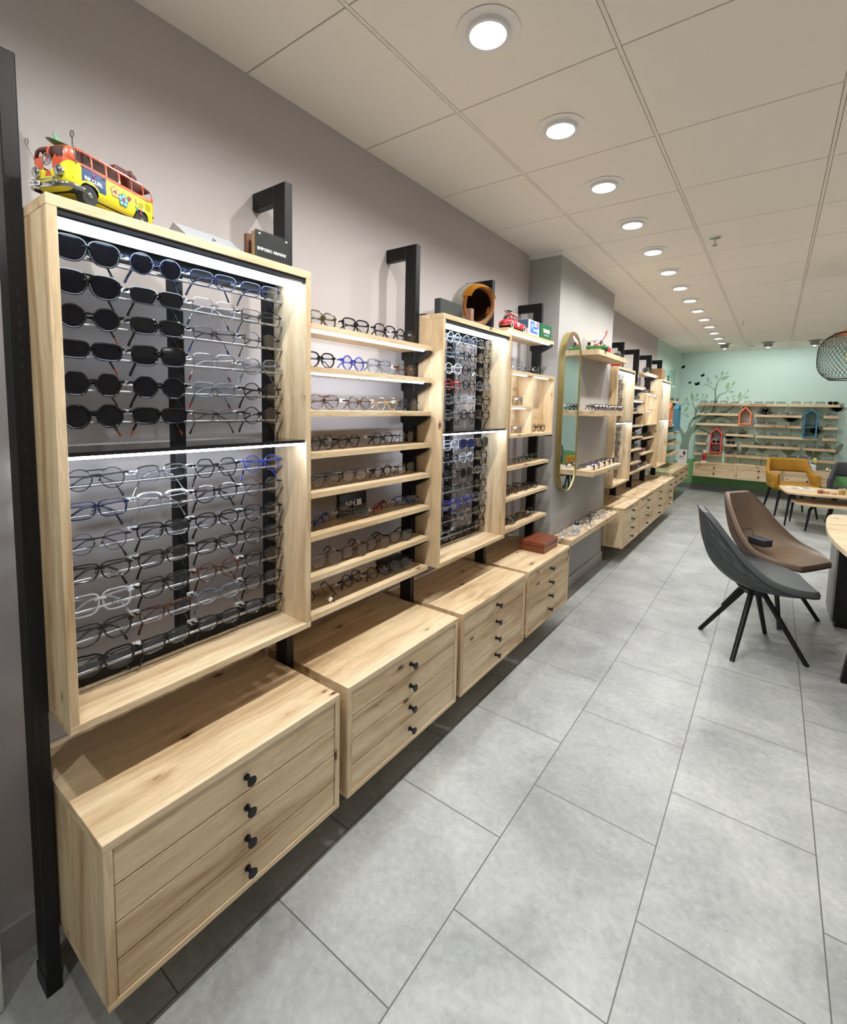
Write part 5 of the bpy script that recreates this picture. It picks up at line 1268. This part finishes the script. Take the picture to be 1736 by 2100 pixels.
shell_chair((1.54, 3.677, 0), R(14), 'charcoal quilted shell chair nearest the viewer', gl, quilt_mat('charcoal quilted leather', (66, 70, 72)), R(165) - R(14))
shell_chair((1.636, 4.403, 0), R(-32), 'taupe brown leather shell chair with a black pouch on its seat', bl_, quilt_mat('taupe quilted leather', (92, 72, 58)), R(12) + R(32))
t = thing('camera_pouch', 'black pouch with a thin strap lying on the taupe chair seat', 'pouch', (1.545, 4.40, .512), world=False, rz=R(-42))
nyl = mat('black nylon', (34, 35, 40), .6)
obj('pouch_body', MB().box(-.07, .07, -.045, .045, .0, .05, .012), nyl, t, sm=60); obj('pouch_flap', MB().box(-.072, .072, -.047, .047, .045, .056, .005), mat('dark grey nylon', (62, 64, 70), .55), t, sm=60)
obj('strap', MB().tube([(-.07, .02, .03), (-.11, .03, .10), (-.15, .0, .09), (-.13, -.06, .03), (-.08, -.10, .045)], .0035, 8), nyl, t, sm=60); obj('buckle', MB().box(-.085, -.072, -.02, -.005, .02, .03), CHROME, t)

# ------------------------------------------------------------------ armchairs at the low tables
def armchair(loc, rz, label, fab, legs=True):
    """local: sitter faces +x"""
    t = thing('armchair', label, 'armchair', loc, world=False, rz=rz)
    n = 40
    def band(side):
        def f(u, v):
            a = (u - .5) * 2 * R(128) + PI             # round the back
            ca, sa = math.cos(a), math.sin(a); e = .55
            x = .02 + .275 * math.copysign(abs(ca) ** e, ca); y = .275 * math.copysign(abs(sa) ** e, sa)
            k = abs(u - .5) * 2                          # 0 back centre .. 1 arm front
            sm_ = lambda z: z * z * (3 - 2 * z)
            top = .835 - .205 * sm_(min(1, max(0, (k - .34) / .36))); bot = .625 - .20 * sm_(min(1, max(0, (k - .40) / .35)))
            th = .032; r_ = th * (.5 - v) if side == 0 else 0
            return x, y, top, bot
        return f
    M = MB(); rings = []
    for i in range(n + 1):
        x, y, top, bot = band(1)(i / n, 0); d = Vector((x - .02, y, 0)).normalized(); h = (top - bot) / 2; c = Vector((x, y, (top + bot) / 2)); ring = []
        for k in range(12):
            a = 2 * PI * k / 12; cs, sn = math.cos(a), math.sin(a)
            ring.append(M.bm.verts.new(c + d * .030 * math.copysign(abs(cs) ** .7, cs) + Vector((0, 0, h * math.copysign(abs(sn) ** .55, sn))) + d * .02 * (sn > 0) * (1 - abs(i / n - .5) * 2)))
        rings.append(ring)
    for A, B in zip(rings, rings[1:]):
        for k in range(12): M.bm.faces.new((A[k], A[(k + 1) % 12], B[(k + 1) % 12], B[k]))
    M.bm.faces.new(rings[0][::-1]); M.bm.faces.new(rings[-1])
    obj('backrest', M, fab, t, sm=60)
    M = MB(); 
    for s in (-1, 1): M.box(-.02, .215, s * .275 - .026, s * .275 + .026, .40, .50, .02)
    obj('arm_base', M, fab, t, sm=60)
    obj('seat', MB().box(-.25, .27, -.255, .255, .385, .475, .035), fab, t, sm=60)
    for sx_ in (-1, 1):
        for s in (-1, 1): obj('leg', MB().tube([(.19 * sx_, .20 * s, .39), (.245 * sx_, .265 * s, 0)], [.021, .011], 10), BLACK, t, sm=50)
    return t
velvet = mat('mustard velvet', (176, 128, 34), .75, bump=.2, bscale=60, var=.25)
armchair((1.84, 9.02, 0), R(-72), 'mustard velvet armchair behind the low oak table', velvet)
armchair((2.55, 8.88, 0), R(-100), 'charcoal fabric armchair right of the mustard one', mat('charcoal fabric', (66, 67, 72), .85, bump=.4, bscale=400))

# ------------------------------------------------------------------ nest of low tables
def low_table(pl, z, legs, label, th=.022):
    cx = sum(p[0] for p in pl) / len(pl); cy = sum(p[1] for p in pl) / len(pl)
    t = thing('low_table', label, 'table', (cx, cy, 0))
    obj('table_top', MB().plan(pl, z - th, z), WX, t)
    for x, y in legs:
        d = Vector((cx - x, cy - y, 0)).normalized()
        obj('leg', MB().tube([Vector((x, y, 0)), Vector((x, y, z - th - .07)) + d * .035, Vector((x, y, z - th)) + d * .10], [.010, .020, .022], 8), BLACK, t, sm=50)
low_table([(1.69, 8.42), (1.70, 8.20), (1.76, 7.80), (1.80, 7.745), (2.0, 7.72), (2.6, 7.86), (3.0, 8.0), (3.0, 8.50), (2.5, 8.54), (2.05, 8.53), (1.76, 8.48)], .50, [(1.775, 8.05), (1.84, 8.42), (2.92, 8.05), (2.92, 8.44)], 'taller low oak table in front of the mustard armchair')
low_table([(1.82, 7.98), (1.86, 7.80), (1.96, 7.66), (2.4, 7.72), (2.78, 7.80), (2.78, 8.30), (2.44, 8.34), (2.04, 8.20), (1.87, 8.08)], .378, [(1.99, 7.85), (2.26, 8.25), (2.7, 7.95), (2.7, 8.22)], 'lower oak table nested under the taller low table')
t = thing('magazine', 'open magazine with pale pages on the taller low table', 'magazine', (1.92, 8.28, .50), world=False, rz=R(20))
obj('pages', MB().box(-.14, .0, -.10, .10, 0, .004).box(0, .14, -.10, .10, 0, .005), WHITE, t); obj('pictures', MB().box(-.12, -.03, -.08, .02, .0045, .0048).box(.03, .12, -.03, .08, .0055, .0058), mat('grey blue picture print', (120, 140, 150), .5), t)
for k, (x, y, h, r_, c, lab) in enumerate(((2.11, 7.93, .06, .028, (150, 84, 66), 'small brown jar with lid on the low table, nearest the magazine'), (2.17, 8.0, .035, .035, (206, 170, 140), 'short pinkish tub on the low table, second from the magazine'), (2.24, 7.95, .03, .035, (196, 150, 118), 'flat peach tub on the low table, third from the magazine'),
        (2.31, 8.0, .075, .018, (190, 158, 96), 'slim amber tube on the low table, first of three'), (2.35, 8.02, .08, .018, (180, 150, 88), 'slim amber tube on the low table, second of three'), (2.40, 8.0, .08, .018, (184, 154, 92), 'slim amber tube on the low table, third of three'))):
    t = thing('cosmetic_jar', lab, 'jar', (x, y, .50))
    obj('jar_body', MB().cyl((x, y, .50), (x, y, .50 + h * .72), r_, 18), mat('jar %d body' % k, c, .35), t, sm=40); obj('jar_lid', MB().cyl((x, y, .50 + h * .72), (x, y, .50 + h), r_ * 1.03, 18), mat('jar lid', (214, 196, 160), .4), t, sm=40)

# ------------------------------------------------------------------ desk at the right edge
t = thing('service_desk', 'round-ended oak desk with grey and black pedestal at the right edge', 'desk', (2.5, 4.1, 0))
P = catmull([(2.9, 4.86), (2.3, 4.86), (2.08, 4.84), (1.978, 4.786), (1.935, 4.60), (1.915, 4.36), (1.905, 4.10), (1.912, 3.85), (1.95, 3.52), (2.03, 3.26), (2.2, 3.08), (2.5, 3.0), (2.9, 3.0)], 4)
obj('desk_top', MB().plan(P, .722, .75), WD, t)
obj('side_panel', MB().box(1.992, 2.004, 4.402, 4.80, .045, .722), mat('grey laminate', (128, 126, 122), .5), t)
obj('pedestal', MB().box(2.0045, 2.8, 4.398, 4.80, .045, .722, .001), BLACK, t); obj('plinth', MB().box(2.02, 2.78, 4.42, 4.78, 0, .045), BLACK, t)
obj('leg', MB().prism([(1.976, 3.50, 0), (2.05, 3.50, 0), (2.16, 3.50, .722), (2.06, 3.50, .722)], (.0, .05, 0)), BLACK, t); obj('leg', MB().prism([(2.72, 3.50, 0), (2.78, 3.50, 0), (2.70, 3.50, .722), (2.60, 3.50, .722)], (.0, .05, 0)), BLACK, t)

# ------------------------------------------------------------------ wire pendant
def pendant(px_, py_, label, power):
    pc = Vector((px_, py_, 1.972)); pr0 = .225; ph0 = .178
    t = thing('pendant_lamp', label, 'pendant lamp', (pc.x, pc.y, CEIL))
    def prad(s):  # s -1 bottom .. 1 top
        return pr0 * (1 - abs(s) ** 3.4 * (.42 if s > 0 else .36)) 
    M = MB(); NW = 46
    for fam in (-1, 1):
        for i in range(NW):
            pts = []
            for k in range(15):
                s = -1 + 2 * k / 14; a = 2 * PI * i / NW + fam * .55 * s; r_ = prad(s); pts.append(pc + Vector((r_ * math.cos(a), r_ * math.sin(a), ph0 * s)))
            M.tube(pts, .0013, 4)
    obj('wire_basket', M, mat('bronze black wire', (40, 34, 30), .45, .5), t)
    obj('rims', MB().tube([pc + Vector((prad(1) * math.cos(a), prad(1) * math.sin(a), ph0)) for a in [2 * PI * k / 48 for k in range(48)]], .004, 8, closed=True).tube([pc + Vector((prad(-1) * math.cos(a), prad(-1) * math.sin(a), -ph0)) for a in [2 * PI * k / 48 for k in range(48)]], .004, 8, closed=True), mat('bronze black wire', (40, 34, 30), .45, .5), t, sm=50)
    obj('cap', MB().lathe([(.0001, .030), (.095, .030), (.10, .024), (.10, .0), (.0001, -.002)], pc + Vector((0, 0, ph0 + .012)), 40), mat('light bamboo cap', (188, 164, 128), .5), t, sm=40)
    obj('copper_disc', MB().lathe([(.0001, .0), (.13, -.002), (.13, .004), (.0001, .008)], pc + Vector((0, 0, ph0 - .004)), 40), mat('copper disc', (206, 120, 70), .35, .7), t, sm=40)
    obj('cable', MB().cyl(pc + Vector((0, 0, ph0 + .04)), (pc.x, pc.y, CEIL), .003, 8), BLACK, t)
    obj('bulb', MB().sph(pc + Vector((0, 0, .0)), .045, 18, (1, 1, 1.2)), emit('amber filament bulb', (255, 196, 130), 1.6), t, sm=60)
    obj('socket', MB().cyl(pc + Vector((0, 0, .05)), pc + Vector((0, 0, ph0)), .018, 14), mat('copper disc', (206, 120, 70), .35, .7), t)

    pl_ = bpy.data.lights.new('bulb_light', 'POINT'); pl_.energy = power; pl_.shadow_soft_size = .06; pl_.color = (1, .94, .86)
    po = bpy.data.objects.new('bulb_light', pl_); COL.objects.link(po); po.parent = t; po.location = pc - Vector((px_, py_, CEIL))
pendant(2.035, 5.0, 'dark woven wire basket pendant lamp with a wooden cap at the right edge', PEND_W)

# ------------------------------------------------------------------ tidy up
for o in bpy.data.objects:
    if '_o' in o: del o['_o']
